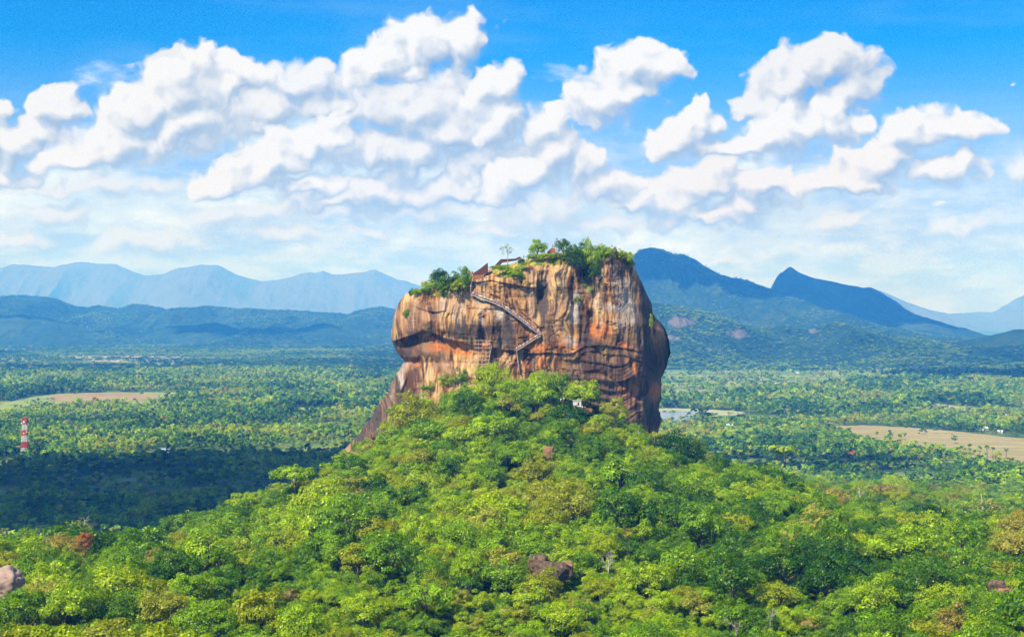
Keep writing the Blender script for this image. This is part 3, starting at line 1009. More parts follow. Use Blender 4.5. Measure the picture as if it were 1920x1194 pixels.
def palm_trunk(name, seed):
    rng = random.Random(seed)
    mb = MB()
    a, b = rng.uniform(-.15, .15), rng.uniform(-.15, .15)
    mb.tube([(a * (1 - (i / 5)) ** 2 * 1.0, b * (1 - (i / 5)) ** 2, -.15 + 2.15 * i / 5) for i in range(6)], [.05, .04, .034, .03, .028, .026], 6)
    return mb.mesh(name, BARK, True)

# crowns: unit radius, tree stands 2 units high
CROWNS = [crown_mesh('crown', 100 + i, n, int(m * 1.7), sz * .72, fl, sp, ir) for i, (n, m, sz, fl, sp, ir) in enumerate([
    (64, 80, .052, .80, 1.0, .30), (54, 90, .055, .70, 1.05, .40), (70, 72, .050, .90, .92, .30), (50, 90, .058, .58, 1.15, .45), (80, 66, .048, .78, 1.0, .24),
    (58, 84, .054, .74, 1.0, .50), (46, 104, .054, .95, .88, .38), (68, 70, .050, .68, 1.1, .36), (60, 60, .054, .74, 1.05, .55), (52, 86, .056, .84, .95, .42)])]
FARCROWNS = [crown_mesh('crown', 200 + i, 14, 26, .17, f, s, .3) for i, (f, s) in enumerate([(.7, 1), (.6, 1.1), (.8, .9), (.65, 1.0)])]
TRUNKS = [trunk_mesh('trunk', 300 + i, BARK) for i in range(5)]
LIGHTTRUNKS = [trunk_mesh('trunk', 310 + i, PALEBARK, 1.5, .045, 7) for i in range(2)]
SPARSE = [crown_mesh('crown', 400 + i, 26, 22, .05, .75, 1.0, .4) for i in range(3)]
BARES = [bare_mesh('branches', 500 + i, PALEBARK) for i in range(3)]
PALMS = [palm_crown('crown', 600 + i) for i in range(3)]
PALMT = [palm_trunk('trunk', 610 + i) for i in range(3)]

TONE_WORDS = [(0.10, 'dark green'), (0.25, 'deep green'), (0.42, 'fresh green'), (0.54, 'bright green'), (0.65, 'yellow-green'), (0.745, 'olive green'), (0.825, 'pale grey-green'), (0.89, 'brownish'), (0.96, 'greyish'), (2, 'red-leaved')]
def tone_word(t):
    return next(b for a, b in TONE_WORDS if t < a)

class Forest:
    """tree positions, sizes and tones, kept as arrays"""
    def __init__(s):
        s.x, s.y, s.z, s.r, s.tone, s.var = [], [], [], [], [], []

def stuff(name, pts, rot, scl, idx, tone, sources):
    """many crowns as ONE object: instances on points, each with its own turn, size, kind and tone"""
    n = len(pts)
    me = bpy.data.meshes.new(name)
    me.vertices.add(n)
    me.vertices.foreach_set('co', np.asarray(pts, np.float32).ravel())
    for nm, typ, arr, key in (('rot', 'FLOAT_VECTOR', rot, 'vector'), ('scl', 'FLOAT_VECTOR', scl, 'vector'), ('kind_index', 'INT', idx, 'value'), ('tone', 'FLOAT', tone, 'value')):
        a = me.attributes.new(nm, typ, 'POINT')
        a.data.foreach_set(key, np.asarray(arr, np.int32 if typ == 'INT' else np.float32).ravel())
    o = link(name, me)
    tag(o, kind='stuff')
    g = bpy.data.node_groups.new(name, 'GeometryNodeTree')
    g.interface.new_socket('Geometry', in_out='INPUT', socket_type='NodeSocketGeometry')
    g.interface.new_socket('Geometry', in_out='OUTPUT', socket_type='NodeSocketGeometry')
    nn, ll = g.nodes, g.links
    gi, go = nn.new('NodeGroupInput'), nn.new('NodeGroupOutput')
    jn = nn.new('GeometryNodeJoinGeometry')
    for so_ in sources:
        oi = nn.new('GeometryNodeObjectInfo')
        oi.transform_space = 'ORIGINAL'
        oi.inputs['Object'].default_value = so_
        oi.inputs['As Instance'].default_value = True
        ll.new(oi.outputs['Geometry'], jn.inputs[0])
    def nattr(nm, typ):
        q = nn.new('GeometryNodeInputNamedAttribute')
        q.data_type = typ
        q.inputs['Name'].default_value = nm
        return q.outputs['Attribute']
    ip = nn.new('GeometryNodeInstanceOnPoints')
    ip.inputs['Pick Instance'].default_value = True
    ll.new(gi.outputs[0], ip.inputs['Points'])
    ll.new(jn.outputs[0], ip.inputs['Instance'])
    ll.new(nattr('kind_index', 'INT'), ip.inputs['Instance Index'])
    e2r = nn.new('FunctionNodeEulerToRotation')
    ll.new(nattr('rot', 'FLOAT_VECTOR'), e2r.inputs[0])
    ll.new(e2r.outputs[0], ip.inputs['Rotation'])
    ll.new(nattr('scl', 'FLOAT_VECTOR'), ip.inputs['Scale'])
    ll.new(ip.outputs[0], go.inputs[0])
    md = o.modifiers.new('scatter', 'NODES')
    md.node_group = g
    return o

def tree(name, loc, r, tone, crown, trunk, label, cat, group=None, rz=None, hs=1.0, crown_name='crown'):
    root = empty(name, loc, random.uniform(0, 6.28) if rz is None else rz)
    root.scale = (r, r, r * hs)
    tag(root, label, cat, group)
    c = link(crown_name, crown, root)
    c['tone'] = float(tone)
    if trunk is not None:
        link('trunk', trunk, root)
    return root

# clearings on the hill: boulders, terrace, bare patches (photo x, y, distance, radius in metres)
BOULDERS = []
CLEAR = []
def clear_at(px, py, d, rad):
    q = P(px, py, d)
    CLEAR.append((q.x, q.y, rad))
clear_at(1030, 1056, 466, 5.5)
clear_at(1034, 1084, 450, 3.5)
clear_at(690, 850, 800, 17)
clear_at(722, 828, 815, 12)
clear_at(18, 1090, 440, 8)
clear_at(10, 1110, 428, 7)
clear_at(1090, 760, 806, 9)
clear_at(1092, 775, 796, 7)
clear_at(718, 822, 800, 8)
clear_at(1740, 985, 650, 4)
clear_at(1885, 1108, 465, 5)
clear_at(1155, 765, 812, 7)
clear_at(1268, 855, 790, 15)
clear_at(1222, 870, 775, 6)
clear_at(1062, 790, 775, 9)
clear_at(1086, 735, 820, 9)
clear_at(1130, 1045, 475, 5)

def px_of(x, y, z):
    return CX + F * x / y, CY + F * (EYE - z) / y

def build_hill_forest():
    rng = np.random.default_rng(5)
    # poisson-like scatter by dart throwing on a grid that follows the tree size
    pts = []
    cell = 4.8
    gx = np.arange(-620, 760, cell)
    gy = np.arange(262, 1750, cell)
    XX, YY = np.meshgrid(gx, gy)
    XX = (XX + rng.uniform(-.5, .5, XX.shape) * cell * .95).ravel()
    YY = (YY + rng.uniform(-.5, .5, YY.shape) * cell * .95).ravel()
    ZZ = ground(XX, YY)
    lim = np.abs(XX) < .46 * YY + 60
    keep = lim & (ZZ > 5)
    X, Y, Z = XX[keep], YY[keep], ZZ[keep]
    big = fbm(X / 70, Y / 70, oct=3, seed=17)
    r = np.clip(3.8 + 1.9 * rng.normal(size=len(X)) + big * 1.8, 2.0, 9.5)
    r = np.where(rng.random(len(X)) < .08, r * 1.5, r)
    r = np.where(rng.random(len(X)) < .25, r * .72, r)
    r = np.where(Y > 760, r * 1.12, r)
    # thin out by size: larger trees keep more room
    order = np.argsort(-r)
    taken = {}
    ok = np.zeros(len(X), bool)
    cs = 9.0
    for i in order:
        ci, cj = int(X[i] // cs), int(Y[i] // cs)
        good = True
        for a in (-1, 0, 1):
            for b in (-1, 0, 1):
                for j in taken.get((ci + a, cj + b), ()):
                    if (X[i] - X[j]) ** 2 + (Y[i] - Y[j]) ** 2 < (.47 * (r[i] + r[j])) ** 2:
                        good = False
                        break
                if not good: break
            if not good: break
        if good:
            ok[i] = True
            taken.setdefault((ci, cj), []).append(i)
    for (cx_, cy_, rad) in CLEAR:
        ok &= np.hypot(X - cx_, Y - cy_) > rad + r * .55
    # not inside the rock
    pxr, pyr = px_of(X, Y, Z + 3)
    inr = (Y > 852) & (Y < 960) & (pxr > 742) & (pxr < 1236)
    inr |= (Y > 866) & (Y < 950) & (pxr > 690) & (pxr < 760)
    ok &= ~inr
    X, Y, Z, r = X[ok], Y[ok], Z[ok], r[ok]
    n = len(X)
    # tones: patches of one kind, and single odd trees
    zone = fbm(X / 60, Y / 60, oct=4, rough=.65, seed=23)
    tone = .475 + .24 * zone + rng.normal(size=n) * .10
    tone += sstep(860, 620, Y) * 0.0 + .05 * sstep(-50, -250, X)
    pxx, pyy = px_of(X, Y, Z)
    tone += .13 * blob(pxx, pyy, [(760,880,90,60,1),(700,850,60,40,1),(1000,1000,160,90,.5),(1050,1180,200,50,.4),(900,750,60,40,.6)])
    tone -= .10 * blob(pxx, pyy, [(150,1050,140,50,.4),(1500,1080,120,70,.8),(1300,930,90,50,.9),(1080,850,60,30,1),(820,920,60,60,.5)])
    tone = np.where(tone > .83, .83 - (tone - .83) * .8, tone)
    tone = np.clip(tone, .05, .83)
    odd = rng.random(n)
    rt = sstep(1350, 1600, pxx)
    tone = np.where(odd < .028 + .05 * rt, rng.uniform(.68, .88, n), tone)
    var = rng.integers(0, len(CROWNS), n)
    return X, Y, Z, r, tone, var
HX, HY, HZ, HR, HT, HV = build_hill_forest()

def seen_area(X, Y, Z, r):
    sky_ = np.full(1920, 1194.0)
    order = np.argsort(Y)
    area = np.zeros(len(X))
    for i in order:
        px, py = px_of(X[i], Y[i], Z[i] + 1.75 * r[i])
        rp = F * r[i] / Y[i]
        a, b = int(max(0, px - rp)), int(min(1920, px + rp))
        if a >= b:
            continue
        cols = np.arange(a, b)
        top = py + rp * .8 * ((cols - px) / rp) ** 2
        vis = np.clip(sky_[a:b] - top, 0, 2 * rp)
        area[i] = vis.sum()
        sky_[a:b] = np.minimum(sky_[a:b], top)
    return area
HA = seen_area(HX, HY, HZ, HR)
HSING = np.argsort(-HA)[:300]

ONES = 'zero one two three four five six seven eight nine ten eleven twelve thirteen fourteen fifteen sixteen seventeen eighteen nineteen'.split()
TENS = 'zero ten twenty thirty forty fifty sixty seventy eighty ninety'.split()
def num(n):
    if n >= 100:
        return 'one hundred' + (' ' + num(n - 100) if n > 100 else '')
    return ONES[n] if n < 20 else TENS[n // 10] + ('-' + ONES[n % 10] if n % 10 else '')
SHAPES = ['rounded', 'broad', 'upright', 'flat-topped', 'dense', 'ragged', 'tall', 'spreading', 'uneven', 'domed']
def spot(px, py):
    return f"{num(int(min(99, max(0, px / 19.2))))} percent across, {num(int(min(99, max(0, py / 11.94))))} percent down"

SEEN_LABELS = set()
for i in HSING:
    px, py = px_of(HX[i], HY[i], HZ[i] + 1.3 * HR[i])
    lab = f"{tone_word(HT[i])} {SHAPES[HV[i]]} tree on the near hillside, {spot(px, py)}"
    if lab in SEEN_LABELS:
        lab = lab.replace(' tree', ' small tree')
    if lab in SEEN_LABELS:
        lab = lab.replace('small', 'lower')
    SEEN_LABELS.add(lab)
    tree('broadleaf_tree', (HX[i], HY[i], HZ[i]), HR[i], HT[i], CROWNS[HV[i]], TRUNKS[i % 5], lab, 'tree', 'trees of the hillside canopy', hs=random.uniform(.9, 1.15))
_src = {}
for o in COL.objects:
    if o.type == 'MESH' and o.parent is not None and o.data in CROWNS and o.data.name not in _src:
        _src[o.data.name] = o
# crowns that no single tree happens to use still need one tree to copy from
CR_SRC = []
for k, me in enumerate(CROWNS):
    if me.name in _src:
        CR_SRC.append(_src[me.name])
rest = np.ones(len(HX), bool)
rest[HSING] = False
def euler_z(n, rng, tilt=.10):
    return np.stack([rng.normal(size=n) * tilt, rng.normal(size=n) * tilt, rng.uniform(0, 6.283, n)], -1)
_rg = np.random.default_rng(77)
k = rest.sum()
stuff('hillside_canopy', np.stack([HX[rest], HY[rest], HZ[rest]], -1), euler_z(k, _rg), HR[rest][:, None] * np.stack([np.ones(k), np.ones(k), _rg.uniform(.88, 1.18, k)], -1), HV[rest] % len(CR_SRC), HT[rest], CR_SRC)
# low growth between the trees
def understory():
    rng = np.random.default_rng(8)
    n = 23000
    Y = np.sqrt(rng.uniform(300 ** 2, 1150 ** 2, n))
    X = rng.uniform(-1, 1, n) * (.39 * Y + 30)
    Z = ground(X, Y)
    pxr, pyr = px_of(X, Y, Z)
    ok = (Z > 5) & ~((Y > 856) & (Y < 950) & (pxr > 700) & (pxr < 1236))
    for (cx_, cy_, rad) in CLEAR[:10]:
        ok &= np.hypot(X - cx_, Y - cy_) > rad * .85
    X, Y, Z = X[ok], Y[ok], Z[ok]
    n = len(X)
    r = rng.uniform(1.4, 3.4, n)
    tone = np.clip(.46 + .16 * fbm(X / 50, Y / 50, oct=3, seed=29) + rng.normal(size=n) * .13, .1, .9)
    stuff('undergrowth', np.stack([X, Y, Z - r * .8], -1), euler_z(n, rng, .2), r[:, None] * np.ones(3), rng.integers(0, len(CR_SRC), n), tone, CR_SRC)
understory()

# ------------------------------------------------------------------ forest of the plain
FARSRC = []
for k, me in enumerate(FARCROWNS):
    a, b = [(1372, 826), (1600, 873), (60, 872), (330, 905)][k]
    q = G(a, b)
    zz = float(ground(q.x, q.y))
    root = tree('broadleaf_tree', (q.x, q.y, zz), [9, 8, 9, 10][k], [.3, .5, .46, .12][k], me, TRUNKS[k],
                ['deep green rounded tree standing between lake and dry field', 'bright green tree below the dry field by the palms', 'fresh green tree just below the red and white tower',
                 'dark green tree in the shaded forest left of the rock'][k], 'tree', 'trees of the plain')
    FARSRC.append(root.children[0])

def plain_density(px, py):
    d = np.ones_like(px)
    for poly in OPEN:
        d[in_poly(px, py, poly)] = 0.004
    d[in_poly(px, py, FARMS)] = .10
    d[in_poly(px, py, SLIM4)] = .2
    d[in_poly(px, py, TANF)] = .35
    d[in_poly(px, py, LEFTF)] = .06
    return d

def build_plain_forest():
    rng = np.random.default_rng(9)
    X, Y = [], []
    # nearer plain: single crowns
    n = 240000
    d = np.sqrt(rng.uniform(800 ** 2, 5200 ** 2, n))
    x = rng.uniform(-1, 1, n) * (.47 * d + 40)
    z = ground(x, d)
    clump = fbm(x / 160, d / 160, oct=4, rough=.55, seed=43)
    px, py = at_px(x, d, z)
    dens = plain_density(px, py)
    r = np.clip(5.6 + rng.normal(size=n) * 2.0 + clump * 2.6, 2.6, 13) * np.where(d > 3000, 1.25, 1)
    belt = fbm(x / 420, d / 130, oct=4, rough=.55, seed=44)
    keep = rng.random(n) < dens * np.clip(.92 + .8 * clump + 1.1 * np.minimum(belt, .1), .05, 1)
    keep &= (z <= 5)
    for (hx, hy, hr) in HOUSE_SPOTS:
        front = (d < hy + 2) & (d > hy - hr * 5) & (np.abs(x - hx) < hr)
        keep &= ~front & (np.hypot(x - hx, d - hy) > hr)
    x, d, z, r, clump, px, py = x[keep], d[keep], z[keep], r[keep], clump[keep], px[keep], py[keep]
    n = len(x)
    zone = fbm(x / 150, d / 150, oct=4, rough=.6, seed=47)
    tone = .395 + .34 * zone + rng.normal(size=n) * .11
    tone = np.where(tone > .84, .84, tone)
    tone = np.where(rng.random(n) < .04 + .10 * sstep(.1, .6, zone), rng.uniform(.70, .88, n), tone)
    tone = np.clip(tone, .02, .94)
    # coconut groves in places
    grove = blob(px, py, [(1690,835,140,16,1),(1800,850,120,14,1),(1650,845,160,16,.8),(1850,735,120,14,.8),(1700,728,100,12,.7),(560,735,90,16,.8),(420,715,80,12,.6),(330,745,60,10,.5),(1480,800,60,12,.5),(620,705,60,12,.6)])
    palm = rng.random(n) < grove * .75
    idx = rng.integers(0, 4, n)
    idx = np.where(palm, 4 + rng.integers(0, 3, n), idx)
    scl = np.where(palm, 6.5 + rng.normal(size=n) * .8, r)
    tone = np.where(palm, np.clip(.40 + rng.normal(size=n) * .12, .1, .75), tone)
    scl = scl[:, None] * np.stack([np.ones(n), np.ones(n), np.where(palm, 1.1, rng.uniform(.75, 1.15, n))], -1)
    return np.stack([x, d, z - .12 * r], -1), euler_z(n, rng, .06), scl, idx, tone

def build_far_forest():
    rng = np.random.default_rng(10)
    n = 230000
    d = np.sqrt(rng.uniform(5200 ** 2, 13500 ** 2, n))
    x = rng.uniform(-1, 1, n) * (.47 * d + 40)
    clump = fbm(x / 300, d / 420, oct=4, rough=.6, seed=53)
    px, py = at_px(x, d)
    belt = fbm(x / 900, d / 330, oct=4, rough=.55, seed=54)
    dens = plain_density(px, py) * np.clip(.80 + .7 * clump + 1.2 * np.minimum(belt, .1), .04, 1)
    keep = rng.random(n) < dens
    x, d, clump = x[keep], d[keep], clump[keep]
    n = len(x)
    r = np.clip(9 + rng.normal(size=n) * 2.5, 5, 17) * np.where(d > 8000, 1.3, 1)
    zone = fbm(x / 500, d / 700, oct=4, rough=.6, seed=57)
    tone = np.clip(.27 + .26 * zone + rng.normal(size=n) * .09, .02, .84)
    tone = np.where(rng.random(n) < .04, rng.uniform(.72, .88, n), tone)
    scl = r[:, None] * np.array([1, 1, .62])
    return np.stack([x, d, np.zeros(n) - 1], -1), euler_z(n, rng, .05), scl, rng.integers(0, 4, n), tone

# ------------------------------------------------------------------ houses, palms, far woods
WALLC = plain_mat('plaster', (.58, .56, .50), .9, .1, .6)
ROOFW = plain_mat('pale_sheet_roof', (.62, .61, .58), .5, .08, .4)
ROOFR = plain_mat('red_tile_roof', (.55, .15, .06), .8, .25, .6)
ROOFG = plain_mat('grey_sheet_roof', (.42, .46, .50), .5, .15, .5)
ROOFB = plain_mat('blue_sheet_roof', (.42, .62, .70), .5, .12, .5)
DARK = plain_mat('dark_opening', (.03, .03, .035), .6, .2)
WOOD = plain_mat('brown_wood', (.20, .11, .06), .8, .3)
# photo x, y of the roof, size (long, deep, wall height), roof, turn, label
HOUSES = [
 (165,766,(24,9,3.2),ROOFW,.12,'long white-roofed shed in the trees below the red soil field'),
 (203,765,(30,9,3.0),ROOFW,.02,'longest white-roofed shed right of another below the red soil field'),
 (312,842,(15,8,3.2),ROOFB,.25,'pale blue-roofed house at the edge of the shaded forest'),
 (297,844,(8,6,3.0),ROOFW,-.2,'tiny white-roofed hut beside the pale blue-roofed house'),
 (434,757,(9,7,3.2),ROOFG,.3,'small grey-roofed house at the edge of the pale field'),
 (682,733,(26,9,3.0),ROOFW,.05,'white-roofed building close to the left flank of the rock'),
 (368,711,(10,8,3.2),ROOFW,.2,'lone white house in the woods above the red soil field'),
 (1704,755,(21,11,4.2),ROOFR,.1,'house with orange-red tiled roof in front of the palm grove'),
 (1842,755,(12,9,3.5),ROOFW,-.1,'white house beside the slim pale field at the palm grove'),
 (1911,754,(20,9,3.2),ROOFW,0,'white-roofed house farthest along the palm grove by the frame edge'),
 (1846,801,(11,8,3.4),ROOFW,.35,'bright white house in the trees behind the dry field'),
 (1840,804,(7,6,3.0),ROOFG,.0,'small grey-roofed hut touching the bright white house'),
 (1875,807,(8,7,3.2),ROOFW,-.25,'small white house behind the dry field, apart from its neighbour'),
 (1367,795,(15,8,3.2),ROOFB,.1,'pale blue-roofed house in the trees just below the lake'),
 (1379,683,(30,14,6),WALLC,.1,'pale building at the foot of the mountain above the farmland'),
 (1354,712,(13,8,3.2),ROOFW,.0,'white hut in the middle of the farmland'),
 (1455,718,(13,8,3.2),ROOFW,.3,'white hut at the lower edge of the farmland'),
 (1492,697,(22,10,3.2),ROOFG,.1,'grey-roofed farm shed in the upper farmland'),
 (1443,740,(14,9,3.2),ROOFW,.2,'pale house among trees below the farmland'),
 (468,946,(11,8,3.2),ROOFG,.2,'grey-roofed house at the shaded meadow edge below the hill'),
 (384,951,(9,7,3.0),ROOFR,-.2,'small red-roofed house beside the shaded meadow'),
 (1880,776,(12,8,3.2),ROOFW,.1,'white house in the trees above the dry field'),
 (1790,773,(8,7,3.0),ROOFG,.1,'little grey hut in the trees above the dry field'),
]
def house(loc, dim, roofm, rz, label):
    l, dp, h = dim
    root = empty('house', loc, rz)
    tag(root, label, 'house', 'houses scattered over the plain')
    mb = MB()
    mb.box((0, 0, h / 2), (l, dp, h))
    b0 = len(mb.v)
    rh = dp * .32
    for sx in (-1, 1):                       # gable ends
        mb.v += [(sx * l / 2, -dp / 2, h), (sx * l / 2, dp / 2, h), (sx * l / 2, 0, h + rh)]
    mb.f += [[b0, b0 + 1, b0 + 2], [b0 + 3, b0 + 5, b0 + 4]]
    mb.mi += [0, 0]
    mb.build('wall', WALLC, root)
    rf = MB()
    e = .7
    for s in (-1, 1):
        p = [(-l / 2 - e, s * (dp / 2 + e), h - .25), (l / 2 + e, s * (dp / 2 + e), h - .25), (l / 2 + e, 0, h + rh + .12), (-l / 2 - e, 0, h + rh + .12)]
        if s > 0:
            p = p[::-1]
        rf.quad_solid(p + [(a, b, c + .18) for a, b, c in p])
    rf.build('roof', roofm, root)
    d = MB()
    d.box((0, -dp / 2 - .02, 1.05), (1.1, .12, 2.1))
    d.build('door', WOOD, root)
    for k in (-1, 1):
        for q in ((.28,) if l < 16 else (.18, .36)):
            wn_ = MB()
            wn_.box((k * q * l, -dp / 2 - .02, 1.7), (1.3, .10, 1.2))
            wn_.build('window', DARK, root)
    return root
HOUSE_SPOTS = []
for (a, b, dim, rm, rz, lab) in HOUSES:
    q = G(a, b + 2, 3.0)
    zz = float(ground(q.x, q.y))
    HOUSE_SPOTS.append((q.x, q.y, dim[0] * .62))
    house((q.x, q.y, zz), dim, rm, rz, lab)
HOUSE_SPOTS.append((*G(47, 858)[:2], 7))

PALMSRC = []
_pr = random.Random(4)
palm_px = []
for k in range(64):
    if k < 34:
        a = 1640 + k * 7.6 + _pr.uniform(-5, 5)
        b = 842 + (a - 1640) * .07 + _pr.uniform(-2, 14)
    else:
        a, b = [(1500 + (k - 34) * 16, 836 + _pr.uniform(-8, 10)), (1560 + (k - 44) * 17, 856 + _pr.uniform(-6, 12)), (520 + (k - 54) * 13, 735 + _pr.uniform(-14, 12))][min(2, (k - 34) // 10)]
    palm_px.append((a, b))
palm_px.sort()
for k, (a, b) in enumerate(palm_px):
    q = G(a, b)
    zz = float(ground(q.x, q.y))
    if zz > 1:
        q = G(a, b, zz)
        zz = float(ground(q.x, q.y))
    sc = _pr.uniform(6.5, 8.6)
    where = 'edge of the dry field' if a > 1630 else 'woods below the dry field' if a > 1400 else 'grove left of the rock'
    root = tree('coconut_palm', (q.x, q.y, zz), sc, .40 + _pr.uniform(-.12, .14), PALMS[k % 3], PALMT[k % 3],
         f"coconut palm at the {where}, number {num(k + 1)} counted from the left", 'palm', 'coconut palms of the plain')
    if k < 3:
        PALMSRC.append(root.children[0])
_plain = build_plain_forest()
stuff('plain_forest', *_plain, FARSRC + PALMSRC)
stuff('far_forest', *build_far_forest(), FARSRC)

# ------------------------------------------------------------------ mountains and hills
def hill_material(name, cols, rocky=.0, sc=1.0):
    m, t = material(name)
    oc = t.node('ShaderNodeTexCoord').outputs['Object']
    n1 = t.noise(oc, .0028 * sc, 6, .6)
    n2 = t.noise(oc, .022 * sc, 4, .6)
    n3 = t.noise(oc, .06 * sc, 3, .6)
    c = t.ramp(t.m('ADD', t.m('MULTIPLY', n1, .55), t.m('MULTIPLY', n2, .45)), [(.36, cols[0]), (.5, cols[1]), (.62, cols[2])])
    if rocky:
        rk = t.attr('bare').outputs['Fac']
        rr = t.range(t.m('ADD', rk, t.m('MULTIPLY', t.m('SUBTRACT', n2, .5), 1.0)), .45, .75)
        c = t.mix(t.m('MULTIPLY', rr, rocky), c, t.ramp(n3, [(.3, (.11, .09, .065)), (.7, (.20, .155, .12))]))
    c = t.mix(t.range(n3, .35, .7, 0, .5), c, cols[0])
    finish(t, c, .95, n3, bstr=.8, bdist=10 / sc)
    return m

def crest_of(tb, d):
    a = np.array(tb, float)
    return (a[:, 0] - CX) / F * d, np.maximum(EYE - (a[:, 1] - CY) / F * d, 0)

def ridge(name, tb, d, front, back, mat, nx, ny, rough=.5, spur=.25, seed=1, wl=None, bare=None, pw=1.15, base=-2.0, woods=0):
    """a ridge with the skyline tb seen at distance d: slopes, spurs and gullies of real height"""
    cx_, cz = crest_of(tb, d)
    xs = np.linspace(cx_[0], cx_[-1], nx)
    # smooth the drawn skyline and break it up with small roughness
    Zc = np.interp(xs, cx_, cz)
    k = max(1, nx // 260)
    ker = np.ones(2 * k + 1) / (2 * k + 1)
    Zc = np.convolve(np.pad(Zc, k, 'edge'), ker, 'valid')
    Hm = Zc.max()
    Zc = Zc + fbm(xs / (Hm * .30), xs * 0, oct=5, rough=.55, seed=seed) * Hm * .018 * rough * 2 * sstep(0, .3 * Hm, Zc)
    v = np.concatenate([np.linspace(-1, 0, ny), np.linspace(0, 1, ny // 4)[1:]])
    XX, VV = np.meshgrid(xs, v)
    wl = wl or Hm * 1.1
    wig = fbm(XX / wl, XX * 0 + 3.3, oct=3, seed=seed + 5) * .18
    YY = d + np.where(VV < 0, VV * front, VV * back) + wig * front * (1 - np.abs(VV)) * np.where(VV < 0, 1, .3) * np.minimum(1, np.abs(VV) * 6)
    s = 1 - np.abs(VV)
    ZZ = np.broadcast_to(Zc, XX.shape) * s ** pw
    env = np.clip(4 * s * (1 - s), 0, 1) * np.where(VV < 0, 1, .5)
    sp = ridged(XX / wl + .25 * VV, VV * 1.1 + XX / wl * .2, 5, seed + 9)
    ZZ = ZZ + (sp - .3) * spur * np.broadcast_to(Zc, XX.shape) * env
    ZZ = ZZ + fbm(XX / 60, YY / 60, oct=3, seed=seed + 13) * 7 * sstep(0, .06, s) * np.minimum(1, np.abs(VV) * 14 + .25) * rough * 2
    ZZ = np.maximum(ZZ, 0) + base * (s < 1e-6)
    V = np.stack([XX, YY, ZZ], -1).reshape(-1, 3)
    at = {'bare': np.zeros(len(V))}
    if bare:
        px, py = px_of(V[:, 0], V[:, 1], V[:, 2])
        at['bare'] = blob(px, py, bare)
    me = np_mesh(name, V, grid_faces(len(v), nx), [mat], True, at)
    o = link(name, me)
    tag(o, kind='structure')
    if woods:
        rng = np.random.default_rng(seed + 50)
        fr = np.where((VV.ravel() < .12) & (ZZ.ravel() > 1) & (np.abs(V[:, 0]) < .47 * V[:, 1] + 60))[0]
        pick = rng.choice(fr, min(woods, len(fr) * 3))
        q = V[pick] + rng.normal(size=(len(pick), 3)) * np.array([(xs[1] - xs[0]) * .5, 14, .3])
        px, py = px_of(q[:, 0], q[:, 1], q[:, 2])
        keep = np.ones(len(q), bool)
        if bare:
            keep = blob(px, py, bare) < .5
        keep &= rng.random(len(q)) < np.clip(.65 + .8 * fbm(q[:, 0] / 260, q[:, 1] / 260, oct=4, seed=seed + 3), .1, 1)
        HILLWOODS.append(q[keep])
    return V
HILLWOODS = []
HG = hill_material('wooded_hill', [(.004, .022, .009), (.014, .045, .013), (.050, .080, .026)], .95)
HF = hill_material('far_hill', [(.085, .07, .05), (.10, .085, .06), (.12, .10, .07)], 0, .5)  # base colour paler and redder, standing in for the pale distant haze
ridge('mountain', [(560,690),(700,660),(860,620),(1000,565),(1100,520),(1150,500),(1180,489),(1192,477),(1205,467),(1222,462),(1242,465),(1262,475),(1278,474),(1295,482),(1320,498),(1345,510),(1370,519),(1395,525),(1420,535),(1450,543),(1480,553),(1520,572),(1560,590),(1620,610),(1700,630),(1790,648),(1900,668),(2000,690)], 10000, 3200, 2000, HG, 700, 150, .5, .30, 3, 420,
      [(1245,600,30,12,.6),(1320,600,30,20,.5),(1410,640,30,14,.5),(1500,600,40,14,.4)], woods=16000)
ridge('mountain', [(1330,640),(1420,572),(1442,556),(1449,542),(1453,524),(1462,512),(1468,510),(1474,505),(1481,500),(1487,503),(1497,510),(1520,519),(1560,526),(1600,536),(1620,540),(1632,539),(1644,548),(1664,564),(1688,580),(1720,594),(1760,608),(1810,624),(1870,642),(1960,680)], 11500, 2400, 1600, HG, 520, 110, .4, .20, 8, 500)
ridge('foothill', [(1080,660),(1150,600),(1190,574),(1225,566),(1262,570),(1300,580),(1340,586),(1380,606),(1420,616),(1470,612),(1520,618),(1560,606),(1600,612),(1660,632),(1720,636),(1780,640),(1850,652),(1920,650),(2000,662)], 6500, 1000, 700, HG, 640, 110, .6, .34, 15, 260,
      [(1275,604,34,14,.95),(1255,634,34,9,.85),(1385,625,26,12,.9),(1330,655,30,9,.6),(1460,640,30,10,.5),(1525,620,18,8,.8),(1600,650,40,10,.4),(1720,660,30,8,.5)], woods=16000)
ridge('hill', [(1740,660),(1800,640),(1860,628),(1900,618),(1940,616),(2000,630),(2060,660)], 7000, 600, 500, HG, 160, 60, .4, .2, 19, 300)
ridge('far_mountain', [(1560,590),(1620,548),(1650,545),(1690,562),(1740,580),(1780,588),(1830,585),(1862,586),(1885,574),(1905,560),(1930,550),(1960,548),(2040,585),(2100,600)], 27000, 3000, 3000, HF, 260, 60, .5, .2, 23, 800)
ridge('far_mountain', [(-160,520),(-60,506),(-20,505),(5,500),(22,494),(60,497),(104,500),(112,495),(150,493),(212,495),(240,506),(272,516),(288,513),(305,514),(325,504),(350,501),(375,497),(412,499),(440,512),(470,523),(498,528),(530,524),(562,514),(575,511),(590,512),(605,507),(628,516),(655,514),(685,511),(700,505),(722,514),(745,522),(780,535),(860,560),(960,580),(1060,600)], 28500, 3600, 3400, HF, 520, 70, .45, .18, 29, 1200)
